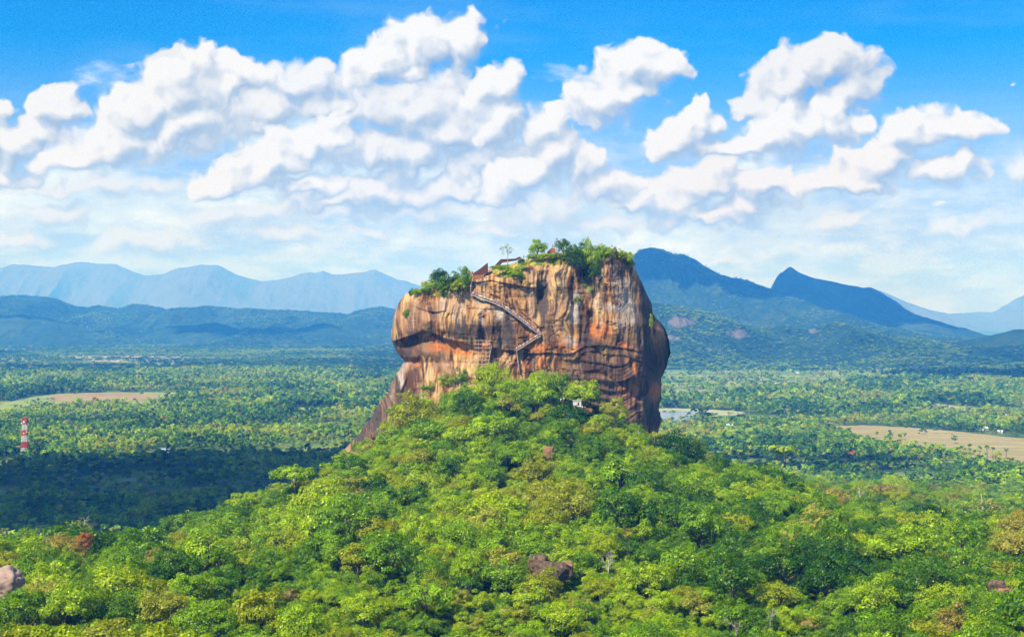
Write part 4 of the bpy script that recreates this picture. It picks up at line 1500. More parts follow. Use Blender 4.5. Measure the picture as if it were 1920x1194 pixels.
ridge('hill', [(-140,556),(-40,558),(0,555),(40,553),(85,556),(112,562),(138,573),(165,576),(182,571),(205,577),(222,580),(245,571),(265,570),(292,574),(318,581),(350,576),(380,573),(440,577),(520,580),(580,584),(650,588),(690,578),(715,575),(745,581),(800,590),(880,610)], 12500, 2600, 1200, HG, 620, 110, .5, .34, 33, 420,
      [(190,605,60,12,.5),(310,610,60,10,.35),(60,580,40,10,.3)], woods=18000)
ridge('hill', [(250,640),(296,622),(318,613),(340,609),(362,610),(388,606),(405,605),(430,611),(470,623),(500,625),(540,619),(575,612),(605,605),(622,608),(640,616),(680,630)], 10800, 520, 500, HG, 240, 44, .5, .2, 37, 260)
ridge('hill', [(-120,612),(-60,600),(0,592),(40,590),(90,596),(130,606),(170,618),(220,632),(260,640)], 10600, 900, 500, HG, 240, 60, .5, .25, 39, 300)

def hill_woods():
    q = np.vstack(HILLWOODS)
    n = len(q)
    rng = np.random.default_rng(61)
    r = rng.uniform(6, 11.5, n)
    tone = np.clip(.27 + .26 * fbm(q[:, 0] / 380, q[:, 1] / 500, q[:, 2] / 200, oct=4, seed=63) + rng.normal(size=n) * .10, 0, .62)
    tone = np.where(rng.random(n) < .02, rng.uniform(.68, .74, n), tone)
    stuff('hill_forest', q - np.array([0, 0, 3.0]), euler_z(n, rng, .05), r[:, None] * np.array([1, 1, .6]), rng.integers(0, 4, n), tone, FARSRC)
hill_woods()

# ------------------------------------------------------------------ clouds overhead, out of the frame, that shade parts of the land
CLOUDM, _t = material('cloud_white')
_n = _t.noise(_t.node('ShaderNodeTexCoord').outputs['Object'], .01, 4)
finish(_t, _t.mix(_n, (.78, .80, .84), (.90, .90, .92)), 1.0, spec=0)
def cloud(target, z, poly_r, seed, thick):
    """a cumulus at the height z whose shade falls round the target point; poly_r: half sizes across and along the view, turn"""
    k = (z - target.z) / SUN.z
    c = target + SUN * k
    rx, ry, rot = poly_r
    na, nr = 96, 20
    A, Q = np.meshgrid(np.linspace(0, 2 * math.pi, na, endpoint=False), np.linspace(0, 1, nr))
    out = 1 + .38 * fbm(np.cos(A) * 1.6, np.sin(A) * 1.6, Q * 0, oct=4, seed=seed)
    x = np.cos(A) * Q * out * rx
    y = np.sin(A) * Q * out * ry
    xr, yr = x * math.cos(rot) - y * math.sin(rot), x * math.sin(rot) + y * math.cos(rot)
    dome = np.sqrt(np.clip(1 - Q ** 2, 0, 1))
    puff = 1 + .5 * (1 - np.abs(fbm(xr / rx * 3, yr / rx * 3, oct=4, seed=seed + 3)) * 2)
    top = thick * dome * puff * .7
    bot = -thick * .12 * dome
    V1 = np.stack([xr, yr, top], -1).reshape(-1, 3)
    V2 = np.stack([xr, yr, bot], -1).reshape(-1, 3)
    f1 = grid_faces(nr, na, True)
    me = np_mesh('cloud', np.vstack([V1, V2]), np.vstack([f1, f1[:, ::-1] + len(V1)]), [CLOUDM])
    o = link('cloud', me)
    o.location = c
    tag(o, kind='structure')
for (tgt, z, pr, sd, th) in [
    (G(250, 925), 1150, (400, 330, .10), 1, 160),         # the dark forest left of the hill
    (G(-190, 930), 1200, (380, 230, .0), 2, 160),
    (G(560, 868), 1180, (230, 190, .1), 7, 110),
    (P(1270, 520, 9600), 3600, (760, 620, -.2), 3, 300),  # flank of the high mountain
    (P(1580, 560, 11000), 4000, (900, 900, .0), 4, 300),   # the mountain with the crag
    (P(50, 605, 10800), 4200, (560, 340, .0), 5, 300),
    (P(480, 614, 10800), 4200, (620, 260, .0), 6, 300),
    (G(1840, 707), 2200, (420, 330, .05), 8, 200),
    (P(1480, 852, 1900), 1300, (190, 60, .15), 9, 60),
]:
    cloud(tgt, z, pr, sd, th)

# ------------------------------------------------------------------ on and around the rock
BRICK = plain_mat('dark_brick', (.10, .040, .026), .9, .35, 1.2)
BRICKR = plain_mat('red_brick', (.30, .12, .055), .9, .3, 1.2)
STEEL = plain_mat('weathered_steel', (.42, .38, .34), .6, .25, 1.0, .3)
RUST = plain_mat('grey_timber', (.48, .38, .28), .8, .25, 1.0)
DECKM = plain_mat('stair_tread', (.24, .20, .17), .7, .3, .8)
BOUL, _t = material('boulder_stone')
_oc = _t.node('ShaderNodeTexCoord').outputs['Object']
_a, _b = _t.noise(_oc, .35, 5, .65), _t.noise(_t.v('MULTIPLY', _oc, (1, 1, .3)), 1.1, 4, .6)
_c = _t.ramp(_b, [(.3, (.045, .033, .020)), (.5, (.115, .082, .050)), (.7, (.24, .175, .11))])
_c = _t.mix(_t.range(_a, .5, .68), _c, (.05, .038, .036))
finish(_t, _c, .95, _t.m('ADD', _a, _b), bstr=.8, bdist=.7, spec=.05)
PALEB = plain_mat('pale_boulder', (.30, .215, .17), .95, .45, .5)
REDST = plain_mat('reddish_stone', (.24, .13, .065), .9, .4, .5)

def boulder(name, px, py, d, size, seed, mat, label, cat='boulder', rz=0.0):
    bm = bmesh.new()
    bmesh.ops.create_icosphere(bm, subdivisions=5, radius=1.0)
    V = np.array([v.co[:] for v in bm.verts])
    n = fbm(V[:, 0] * 1.3 + seed, V[:, 1] * 1.3, V[:, 2] * 1.3, oct=5, rough=.5, seed=seed)
    cr = np.abs(fbm(V[:, 0] * 2.1, V[:, 1] * 2.1 + seed, V[:, 2] * 1.2, oct=3, seed=seed + 4))
    s = 1 + .26 * n - .12 * sstep(.12, 0, cr)
    fl = np.sign(V) * np.abs(V) ** .8
    V = fl * s[:, None] * np.array(size) / 2
    for v, p in zip(bm.verts, V):
        v.co = p
    for f in bm.faces:
        f.smooth = True
    me = bpy.data.meshes.new(name)
    bm.to_mesh(me)
    bm.free()
    me.materials.append(mat)
    o = link(name, me)
    q = P(px, py, d)
    o.location = q
    o.rotation_euler = (0, 0, rz)
    tag(o, label, cat)
    return o
boulder('boulder', 1030, 1072, 466, (13.5, 10, 7), 3, BOUL, 'large dark boulder with a streaked face in the clearing low on the hillside')
boulder('boulder', 1008, 1056, 471, (6, 6, 5.5), 5, BOUL, 'smaller boulder leaning against the large dark boulder on its upper side')
boulder('boulder', 1062, 1062, 470, (4.5, 4, 4), 6, REDST, 'small pale reddish rock at the foot of the large dark boulder')
boulder('boulder', 8, 1096, 436, (12, 9, 9.5), 8, PALEB, 'rounded pinkish grey boulder cut by the frame edge low on the hillside')
boulder('boulder', 1741, 990, 640, (4.4, 5, 6.5), 11, BOUL, 'lone upright boulder among brownish trees on the far slope')
boulder('boulder', 1893, 1114, 462, (8, 6, 4), 13, REDST, 'low reddish rock outcrop half under trees at the lower frame edge')
boulder('boulder', 1868, 1100, 466, (5, 5, 5), 14, BOUL, 'dark rock beside the low reddish outcrop')
boulder('boulder', 731, 822, 800, (8, 6, 5), 15, REDST, 'pale flat rock below the buttress of the great rock')
boulder('boulder', 712, 818, 806, (11, 7, 5.5), 17, BOUL, 'greyish ledge of rock below the buttress beside the pale flat rock')
boulder('boulder', 1200, 1076, 462, (3.4, 3, 3), 19, BOUL, 'little grey rock under trees to the right of the large dark boulder')
boulder('boulder', 1028, 848, 700, (5.5, 5, 6.5), 21, REDST, 'bare reddish stone showing between trees halfway up the hill')
boulder('boulder', 1306, 838, 850, (9, 8, 10), 23, BOUL, 'dark rock behind the big dark green tree beside the great rock')

# walls on the summit: solid wedges following the slope
def wedge(name, pts, d, thick, mat, label, cat='wall'):
    mb = MB()
    n = len(pts)
    for k, dd in enumerate((0, thick)):
        for a, b in pts:
            q = P(a, b, d)
            mb.v.append((q.x, q.y + dd, q.z))
    mb.f.append(list(range(n)))
    mb.f.append([n + i for i in range(n)][::-1])
    for i in range(n):
        j = (i + 1) % n
        mb.f.append([i, n + i, n + j, j])
    mb.mi = [0] * len(mb.f)
    bm = bmesh.new()
    o = mb.build(name, mat)
    bm.from_mesh(o.data)
    bmesh.ops.recalc_face_normals(bm, faces=bm.faces)
    bm.to_mesh(o.data)
    bm.free()
    return tag(o, label, cat)
def _dep(px, py, df=865):
    return on_rock(px, py, 0, df).y
wy = _dep(900, 524) + 2
wedge('brick_wall', [(886,513),(899,504.5),(914.5,492.5),(915,511),(903,515),(887,517)], wy, 5, BRICK, 'dark brick wall rising like a wedge at the top of the stairway')
wedge('retaining_wall', [(886,516),(908,515),(906,523),(902,528),(887,531)], wy - 1.2, 3, BRICKR, 'reddish retaining wall just below the dark wedge-shaped brick wall')
wedge('brick_wall', [(925,501),(932,493),(938.5,486),(966,485),(975,481),(977,483.5),(968,488),(942,492),(933,502)], wy + 12, 4, BRICK, 'long low dark brick wall climbing the grassy summit slope behind the thin tree')
wedge('brick_terrace', [(1024,479),(1027,471),(1034,464.5),(1041,466),(1043,480)], wy + 8, 8, BRICKR, 'red brick terrace at the highest part of the summit beside the rounded tree')
wedge('brick_terrace', [(873,509),(877,508),(887,509),(886,514),(874,514)], wy + 7, 5, BRICKR, 'small flat brick parapet behind the shrubs beside the wedge-shaped wall')

# the stairway bolted to the face
PATHS = [
    ('upper', [(884,513),(883,522),(884,532),(883,541),(883,549)]),
    ('long', [(883,551),(897,557),(914,563),(930,569),(944,576),(957,585),(970,595),(982,604),(995,614),(1006,622),(1014,626)]),
    ('lower', [(1014,629),(1004,634),(993,641),(982,648),(974,653),(968,657)]),
    ('last', [(968,659),(970,668),(971,678),(973,690),(974,698)]),
]
WALKS = {}
def walkway(key, pts, label, wid=1.7, off=.5):
    P3 = []
    for i in range(len(pts) - 1):
        for k in range(6):
            s = k / 6
            P3.append((pts[i][0] + (pts[i + 1][0] - pts[i][0]) * s, pts[i][1] + (pts[i + 1][1] - pts[i][1]) * s))
    P3.append(pts[-1])
    Q = [on_rock(a, b, off) for a, b in P3]
    # smooth the distance so the walkway runs straight over bumps, in front of the stone
    ys = np.array([q.y for q in Q])
    sm = np.array([ys[max(0, i - 5):i + 6].min() for i in range(len(ys))])
    sm = np.convolve(np.pad(sm, 4, 'edge'), np.ones(9) / 9, 'valid')
    Q = [P(a, b, y) for (a, b), y in zip(P3, sm)]
    root = empty('metal_stairway', Q[0])
    tag(root, label, 'stairway', 'flights of the stairway on the rock')
    L = [q - Q[0] for q in Q]
    out = Vector((0, -wid, 0))
    dk, rl, ps, st = MB(), MB(), MB(), MB()
    steep = abs(L[-1].z) > 1.2 * abs(L[-1].x)
    for i in range(len(L) - 1):
        a, b = L[i], L[i + 1]
        dk.quad_solid([a + Vector((0, .5, -.14)), b + Vector((0, .5, -.14)), b + out + Vector((0, 0, -.14)), a + out + Vector((0, 0, -.14)),
                       a + Vector((0, .5, 0)), b + Vector((0, .5, 0)), b + out, a + out])
        st.bar(a + out + Vector((0, 0, -.3)), b + out + Vector((0, 0, -.3)), .12, .34)
        for hgt in (.55, 1.05):
            rl.bar(a + out + Vector((0, 0, hgt)), b + out + Vector((0, 0, hgt)), .06)
        if i % 2 == 0:
            ps.bar(a + out + Vector((0, 0, -.3)), a + out + Vector((0, 0, 1.1)), .10)
        if i % 6 == 0:
            st.bar(a + out * .9 + Vector((0, 0, -.3)), a + Vector((0, .9, -1.5)), .14)
    dk.build('deck', DECKM, root)
    rl.build('handrail', STEEL, root)
    ps.build('railing_posts', STEEL, root)
    st.build('stringer', RUST, root)
    WALKS[key] = [q + out * .55 for q in Q]
walkway('upper', PATHS[0][1], 'steep white-railed top flight of stairs beside the brick wall')
walkway('long', PATHS[1][1], 'longest flight, slanting across the rock face and crowded with visitors')
walkway('lower', PATHS[2][1], 'flight slanting back below the end of the longest flight')
walkway('last', PATHS[3][1], 'steep lowest flight going down into the trees')

# old stair track cut in the stone above the longest flight: a low masonry kerb
mb = MB()
tr = [(905,547),(920,551),(931,555),(948,564),(962,573),(979,586),(992,597),(1004,607),(1016,618)]
q = [on_rock(a, b, .15) for a, b in tr]
for i in range(len(q) - 1):
    mb.bar(q[i], q[i + 1], .8, .5)
tag(mb.build('stone_kerb', BRICK), 'thin dark kerb of an old rock-cut track above the longest flight', 'kerb')

# scaffold of poles in front of the cave
def scaffold():
    xs, ys = [890.5, 897, 904, 911, 919], [638, 645, 652, 660, 667, 674, 682]
    yy = min(on_rock(a, b, 0).y for a in xs for b in ys) - 1.0
    root = empty('pole_scaffold', P(905, 690, yy))
    tag(root, 'pale scaffold of poles standing under the overhang of the rock', 'scaffold')
    o = root.location
    for k, b in enumerate(ys):
        m_ = MB()
        m_.bar(P(889 - k * .2, b, yy) - o, P(922.5 - k * .9, b + .6, yy) - o, .30)
        m_.build('crossbar', RUST, root)
    for k, a in enumerate(xs):
        m_ = MB()
        m_.bar(P(a, 637, yy + .3) - o, P(a - (3.5 if a > 915 else 0), 700, yy + .3) - o, .20)
        m_.build('pole', RUST, root)
    m_ = MB()
    m_.bar(P(922, 648, yy - .3) - o, P(911, 704, yy - .3) - o, .24)
    m_.build('brace', RUST, root)
scaffold()

# kiosk and terrace among the trees
q = P(1092, 766, 806)
root = empty('terrace', (q.x, q.y, q.z))
tag(root, 'small terrace of orange-red earth and brick on the hill below the rock', 'terrace')
m_ = MB()
m_.box((0, 0, -1.0), (10.5, 7, 2.0))
m_.build('platform', BRICKR, root)
m_ = MB()
m_.box((0, -3.4, -.6), (10.9, .5, 1.8))
m_.build('parapet', BRICKR, root)
for k in range(3):
    m_ = MB()
    m_.box((2.0 + k * .05, -3.9 - k * .7, -1.0 - k * .5), (2.4, .7, .5))
    m_.build('step', BRICKR, root)
q = P(1082, 757, 808)
root = empty('kiosk', (q.x, q.y, q.z - 1.6))
tag(root, 'tiny grey-white hut at the back of the small red terrace', 'hut')
m_ = MB()
m_.box((0, 0, 1.7), (4.6, 3.4, 3.4))
m_.build('wall', WALLC, root)
m_ = MB()
m_.box((0, 0, 3.5), (5.2, 4.0, .22))
m_.build('roof', ROOFG, root)
m_ = MB()
m_.box((.7, -1.71, 1.7), (.9, .1, 1.6))
m_.build('window', DARK, root)

# ------------------------------------------------------------------ the people
def person_mesh(name, seed, pose):
    """one continuous body: skinned from joints, then coloured by height into trousers, shirt, skin and hair"""
    me = bpy.data.meshes.new(name)
    st = .10 * pose
    J = {'pel': (0, 0, .95, .135, .10), 'waist': (0, 0, 1.12, .125, .095), 'chest': (0, 0, 1.34, .165, .11), 'neck': (0, 0, 1.50, .055, .055), 'head': (0, -.01, 1.58, .085, .095), 'crown': (0, 0, 1.70, .07, .08)}
    E = [('pel', 'waist'), ('waist', 'chest'), ('chest', 'neck'), ('neck', 'head'), ('head', 'crown')]
    for s, n in ((-1, 'l'), (1, 'r')):
        f = s * st
        J['sh' + n] = (s * .19, 0, 1.40, .06, .06)
        J['el' + n] = (s * .25, .04 - f, 1.14, .045, .045)
        J['wr' + n] = (s * .24, -.08 - f, .92, .034, .034)
        J['ha' + n] = (s * .235, -.11 - f, .84, .04, .03)
        J['hi' + n] = (s * .09, 0, .90, .095, .095)
        J['kn' + n] = (s * .10, -.03 + f, .50, .062, .062)
        J['an' + n] = (s * .10, .04 + f * 1.4, .09, .042, .042)
        J['to' + n] = (s * .11, -.12 + f * 1.4, .04, .045, .03)
        E += [('chest', 'sh' + n), ('sh' + n, 'el' + n), ('el' + n, 'wr' + n), ('wr' + n, 'ha' + n), ('pel', 'hi' + n), ('hi' + n, 'kn' + n), ('kn' + n, 'an' + n), ('an' + n, 'to' + n)]
    keys = list(J)
    me.from_pydata([J[k][:3] for k in keys], [(keys.index(a), keys.index(b)) for a, b in E], [])
    o = bpy.data.objects.new(name, me)
    COL.objects.link(o)
    o.modifiers.new('skin', 'SKIN')
    sv = me.skin_vertices
    if not sv:
        bm = bmesh.new()
        bm.from_mesh(me)
        lay = bm.verts.layers.skin.verify()
        bm.verts.ensure_lookup_table()
        for i, k in enumerate(keys):
            bm.verts[i][lay].radius = J[k][3:]
            bm.verts[i][lay].use_root = (k == 'pel')
        bm.to_mesh(me)
        bm.free()
    sb = o.modifiers.new('sub', 'SUBSURF')
    sb.levels = sb.render_levels = 1
    dg = bpy.context.evaluated_depsgraph_get()
    out = bpy.data.meshes.new_from_object(o.evaluated_get(dg))
    out.name = name
    bpy.data.objects.remove(o)
    return out
SKINM = plain_mat('skin', (.30, .17, .11), .6, .1)
HAIRM = plain_mat('dark_hair', (.02, .015, .012), .5, .1)
SHIRTS = {'white': (.82, .82, .80), 'red': (.55, .05, .05), 'blue': (.08, .16, .50), 'yellow': (.75, .55, .08), 'pink': (.75, .32, .42), 'dark': (.04, .04, .06), 'pale blue': (.50, .62, .75), 'purple': (.28, .08, .30)}
SHM = {k: plain_mat(k.replace(' ', '_') + '_shirt', v, .85, .08) for k, v in SHIRTS.items()}
TRM = [plain_mat('dark_trousers', (.05, .05, .08), .85, .1), plain_mat('pale_trousers', (.42, .38, .32), .85, .1)]
_bases = [person_mesh('person', i, p) for i, p in enumerate((.4, 1.0, 1.7))]
PEOPLE = {}
def person_of(shirt, k):
    key = (shirt, k)
    if key not in PEOPLE:
        me = _bases[k].copy()
        me.materials.clear()
        for m_ in (SKINM, SHM[shirt], TRM[(len(shirt) + k) % 2], HAIRM):
            me.materials.append(m_)
        for p in me.polygons:
            c = p.center
            p.use_smooth = True
            if c.z > 1.655 or (c.z > 1.56 and c.y > .045): p.material_index = 3
            elif c.z > 1.47: p.material_index = 0
            elif abs(c.x) > .18 and c.z < 1.15: p.material_index = 0
            elif c.z > .93: p.material_index = 1
            elif c.z > .10: p.material_index = 2
            else: p.material_index = 3
        PEOPLE[key] = me
    return PEOPLE[key]
_pp = random.Random(21)
def put_person(loc, label, rz=None, group='visitors climbing the rock', shirt=None):
    me = person_of(shirt, _pp.randrange(3))
    o = link('person', me)
    o.location = loc
    o.rotation_euler = (0, 0, _pp.uniform(0, 6.28) if rz is None else rz)
    s = _pp.uniform(.92, 1.06)
    o.scale = (s, s, s)
    tag(o, label, 'person', group)
WEIGHTS = ['white'] * 9 + ['red'] * 3 + ['blue'] * 2 + ['pink'] * 2 + ['yellow', 'dark', 'dark', 'pale blue', 'pale blue', 'purple']
def crowd(key, n, name, s0=0.02, s1=.98):
    W_ = WALKS[key]
    for k in range(n):
        f = (s0 + (s1 - s0) * (k + _pp.uniform(.15, .85)) / n) * (len(W_) - 1)
        i = min(int(f), len(W_) - 2)
        p = W_[i].lerp(W_[i + 1], f - i) + Vector((0, _pp.uniform(-.35, .5), 0.0))
        sh = _pp.choice(WEIGHTS)
        put_person(p, f"person in a {sh} shirt on the {name}, {num(k + 1)} from its top", shirt=sh)
crowd('upper', 15, 'steep top flight')
crowd('long', 112, 'longest flight')
crowd('lower', 36, 'flight slanting back')
crowd('last', 18, 'steep lowest flight')
def stand(px, py, d, sh, label):
    put_person(P(px, py, d), label, shirt=sh, group='visitors on the terraces')
for k, (a, b, sh) in enumerate([(995,478,'white'),(999,477,'red'),(1003,478,'white'),(1008,477,'blue'),(1044,474,'white'),(1048,473,'pink'),(982,484,'dark'),(1036,464,'red'),(1039,465,'white')]):
    stand(a, b, wy + 4, sh, f"person in a {sh} shirt at the summit edge, {num(k + 1)} of them")
for k, (a, b, sh) in enumerate([(1088,765,'white'),(1092,766,'white'),(1097,767,'pink'),(1052,752,'white'),(1057,751,'white')]):
    stand(a, b, 803 if a > 1070 else 806, sh, f"person in a {sh} shirt at the small red terrace, {num(k + 1)} of the group")

# ------------------------------------------------------------------ red and white lattice tower
RED = plain_mat('red_paint', (.50, .035, .02), .55, .15, .3)
WHITE = plain_mat('white_paint', (.62, .62, .62), .55, .06, .3)
def tower():
    q = G(46.5, 862)
    zz = float(ground(q.x, q.y))
    root = empty('lattice_tower', (q.x, q.y, zz))
    tag(root, 'tall red and white banded steel lattice tower standing in the forest', 'tower')
    H = 60.0
    nb = 7
    half = lambda z: 4.5 * (1 - z / H) + 2.5 * (z / H)
    zs = [0, 8, 17, 25.5, 34, 42, 50, H]
    for k in range(nb):
        mat = RED if k % 2 == 0 else WHITE
        m_ = MB()
        a, b = zs[k], zs[k + 1]
        c4 = [(-1, -1), (1, -1), (1, 1), (-1, 1)]
        steps = 3
        for i in range(4):
            x0, y0 = c4[i]
            x1, y1 = c4[(i + 1) % 4]
            m_.bar((x0 * half(a), y0 * half(a), a), (x0 * half(b), y0 * half(b), b), .5)
            for s in range(steps):
                u, v = a + (b - a) * s / steps, a + (b - a) * (s + 1) / steps
                m_.bar((x0 * half(u), y0 * half(u), u), (x1 * half(v), y1 * half(v), v), .30)
                m_.bar((x1 * half(u), y1 * half(u), u), (x0 * half(v), y0 * half(v), v), .30)
                m_.bar((x0 * half(v), y0 * half(v), v - .05), (x1 * half(v), y1 * half(v), v - .05), .30)
        m_.build('lattice_section', mat, root)
    for k, (x_, z_, s) in enumerate([(-3.4, 52, 1.3), (3.5, 47, 1.1), (-.3, 54, 1.6), (3.9, 40, 1.0), (-.2, 38, 1.0)]):
        m_ = MB()
        m_.tube([(x_, -half(z_) - .3, z_), (x_, -half(z_) - .9, z_)], [s, s * .9], 14)
        m_.build('dish_antenna', WHITE, root)
    m_ = MB()
    m_.tube([(0, 0, H), (0, 0, H + 3)], [.2, .1], 6)
    m_.build('mast', RED, root)
    m_ = MB()
    m_.box((0, 0, H + .15), (6, 6, .3))
    m_.build('platform', RED, root)
tower()

# ------------------------------------------------------------------ trees that stand out
def special(px, py_base, d, wpx, hpx, tone, crown, trunk, label, cat='tree', name='broadleaf_tree', cname='crown', group=None, low=False):
    """crown as wide and tall as seen in the photograph"""
    q = P(px, py_base, d)
    r = wpx / F * d / 2.3
    h = hpx / F * d / 2
    if cat == 'shrub' or low:
        h = hpx / F * d / 1.45
        q.z -= .52 * h
        if low:
            trunk = None if hpx < 30 else trunk
    t_ = tree(name, q, r, tone, crown, trunk, label, cat, group)
    t_.scale = (r, r, h)
    return t_
sp = 'trees'
special(1270, 915, 785, 112, 120, .10, CROWNS[4], TRUNKS[0], 'large dark green rounded tree at the right foot of the great rock')
special(1296, 905, 800, 60, 78, .14, CROWNS[1], TRUNKS[1], 'dark green tree tucked against the right side of the large dark tree')
special(1155, 806, 808, 66, 68, .72, CROWNS[0], LIGHTTRUNKS[0], 'pale olive rounded tree with light limbs in front of the rock wall')
special(1092, 772, 822, 86, 70, .58, CROWNS[5], TRUNKS[2], 'broad yellow-green tree right above the small hut')
special(1062, 842, 778, 108, 100, .16, CROWNS[7], TRUNKS[3], 'wide dark green tree below the small red terrace')
special(1010, 778, 812, 70, 70, .50, CROWNS[3], TRUNKS[4], 'bright green tree just left of the small hut')
special(965, 760, 815, 80, 62, .54, CROWNS[8], TRUNKS[0], 'bright green tree reaching highest against the rock wall')
special(905, 770, 818, 60, 60, .62, CROWNS[2], TRUNKS[1], 'yellow-green tree by the foot of the pole scaffold')
special(1222, 885, 774, 34, 46, .985, SPARSE[0], LIGHTTRUNKS[1], 'small rust-orange tree left of the large dark green tree', cname='crown')
special(160, 1040, 505, 46, 48, .975, CROWNS[6], TRUNKS[2], 'rust-red flowering tree in the hillside canopy near the ridge')
special(158, 1008, 560, 50, 46, .80, SPARSE[1], LIGHTTRUNKS[0], 'thin grey-brown tree with pale limbs on the ridge above the rust-red tree')
special(555, 925, 690, 96, 66, .50, CROWNS[3], TRUNKS[3], 'tall bright green tree breaking the ridge line above the shaded forest')
special(645, 885, 770, 50, 44, .58, CROWNS[9], TRUNKS[4], 'yellow-green tree at the ridge just under the buttress')
special(750, 800, 822, 56, 52, .40, CROWNS[6], TRUNKS[0], 'fresh green shrubby tree growing against the grey buttress')
special(700, 868, 790, 84, 50, .77, CROWNS[5], TRUNKS[1], 'pale grey-green bushy tree under the pale flat rock')
special(660, 890, 780, 56, 44, .79, CROWNS[1], TRUNKS[2], 'pale grey-green bush at the ridge end below the buttress')
special(770, 850, 780, 60, 52, .80, SPARSE[2], LIGHTTRUNKS[1], 'sparse pale tree beside the pale flat rock')
special(1610, 965, 860, 92, 62, .80, SPARSE[0], LIGHTTRUNKS[0], 'large pale sparse tree with visible limbs on the gentle slope below the dry field')
special(1680, 955, 880, 60, 46, .66, CROWNS[3], TRUNKS[3], 'yellow-green tree just right of the large pale sparse tree')
special(1840, 990, 780, 88, 68, .80, SPARSE[1], LIGHTTRUNKS[1], 'wide pale twiggy tree near the frame edge below the dry field')
special(1600, 862, 1650, 20, 22, 1.0, FARCROWNS[0], TRUNKS[0], 'rusty orange tree among green ones below the dry field')
special(1471, 870, 1250, 66, 46, .62, FARCROWNS[1], TRUNKS[1], 'broad pale green tree at the foot of the slope right of the great rock')
special(232, 918, 1640, 17, 16, 1.0, FARCROWNS[2], TRUNKS[2], 'dull red tree in the shaded forest')
special(350, 945, 1520, 34, 40, .90, SPARSE[2], LIGHTTRUNKS[0], 'greyish bare-looking tree in the shaded forest above the meadow')
special(395, 930, 1490, 44, 26, .46, FARCROWNS[3], TRUNKS[3], 'lighter green tree by the shaded meadow')
special(1668, 814, 2480, 8, 10, .12, FARCROWNS[0], TRUNKS[4], 'lone dark tree standing in the dry field')
special(1723, 815, 2440, 5, 6, .30, FARCROWNS[1], TRUNKS[0], 'small lone bush in the dry field right of the dark tree')
special(1785, 818, 2400, 4, 6, .30, FARCROWNS[2], TRUNKS[1], 'tiny lone sapling in the dry field, farthest from the dark tree')
special(1318, 790, 2500, 44, 30, .16, FARCROWNS[3], TRUNKS[2], 'dark spreading tree on the near shore of the lake')
for (a, b, d, wd, ht, kd, lab) in [(1140, 1078, 470, 60, 78, 0, 'leafless grey tree beside the large dark boulder'), (1445, 1180, 385, 50, 66, 1, 'bleached white bare tree near the bottom of the hillside'),
                                   (975, 1020, 505, 34, 36, 2, 'reddish brown leafless bush above the large dark boulder'), (1358, 985, 620, 26, 40, 1, 'thin bare tree on the slope below the large dark tree'),
                                   (1380, 1190, 380, 70, 50, 2, 'brown leafless thicket at the bottom edge beside the white bare tree'), (1185, 835, 790, 26, 40, 0, 'slender bare tree in the grass below the rock wall'),
                                   (1200, 830, 800, 40, 40, 2, 'tangled bare tree at the right base of the great rock'), (770, 890, 740, 34, 36, 1, 'bare pale tree in the canopy below the sparse pale tree')]:
    special(a, b, d, wd, ht, .9, BARES[kd], None, lab, 'bare tree', 'bare_tree', 'branches')

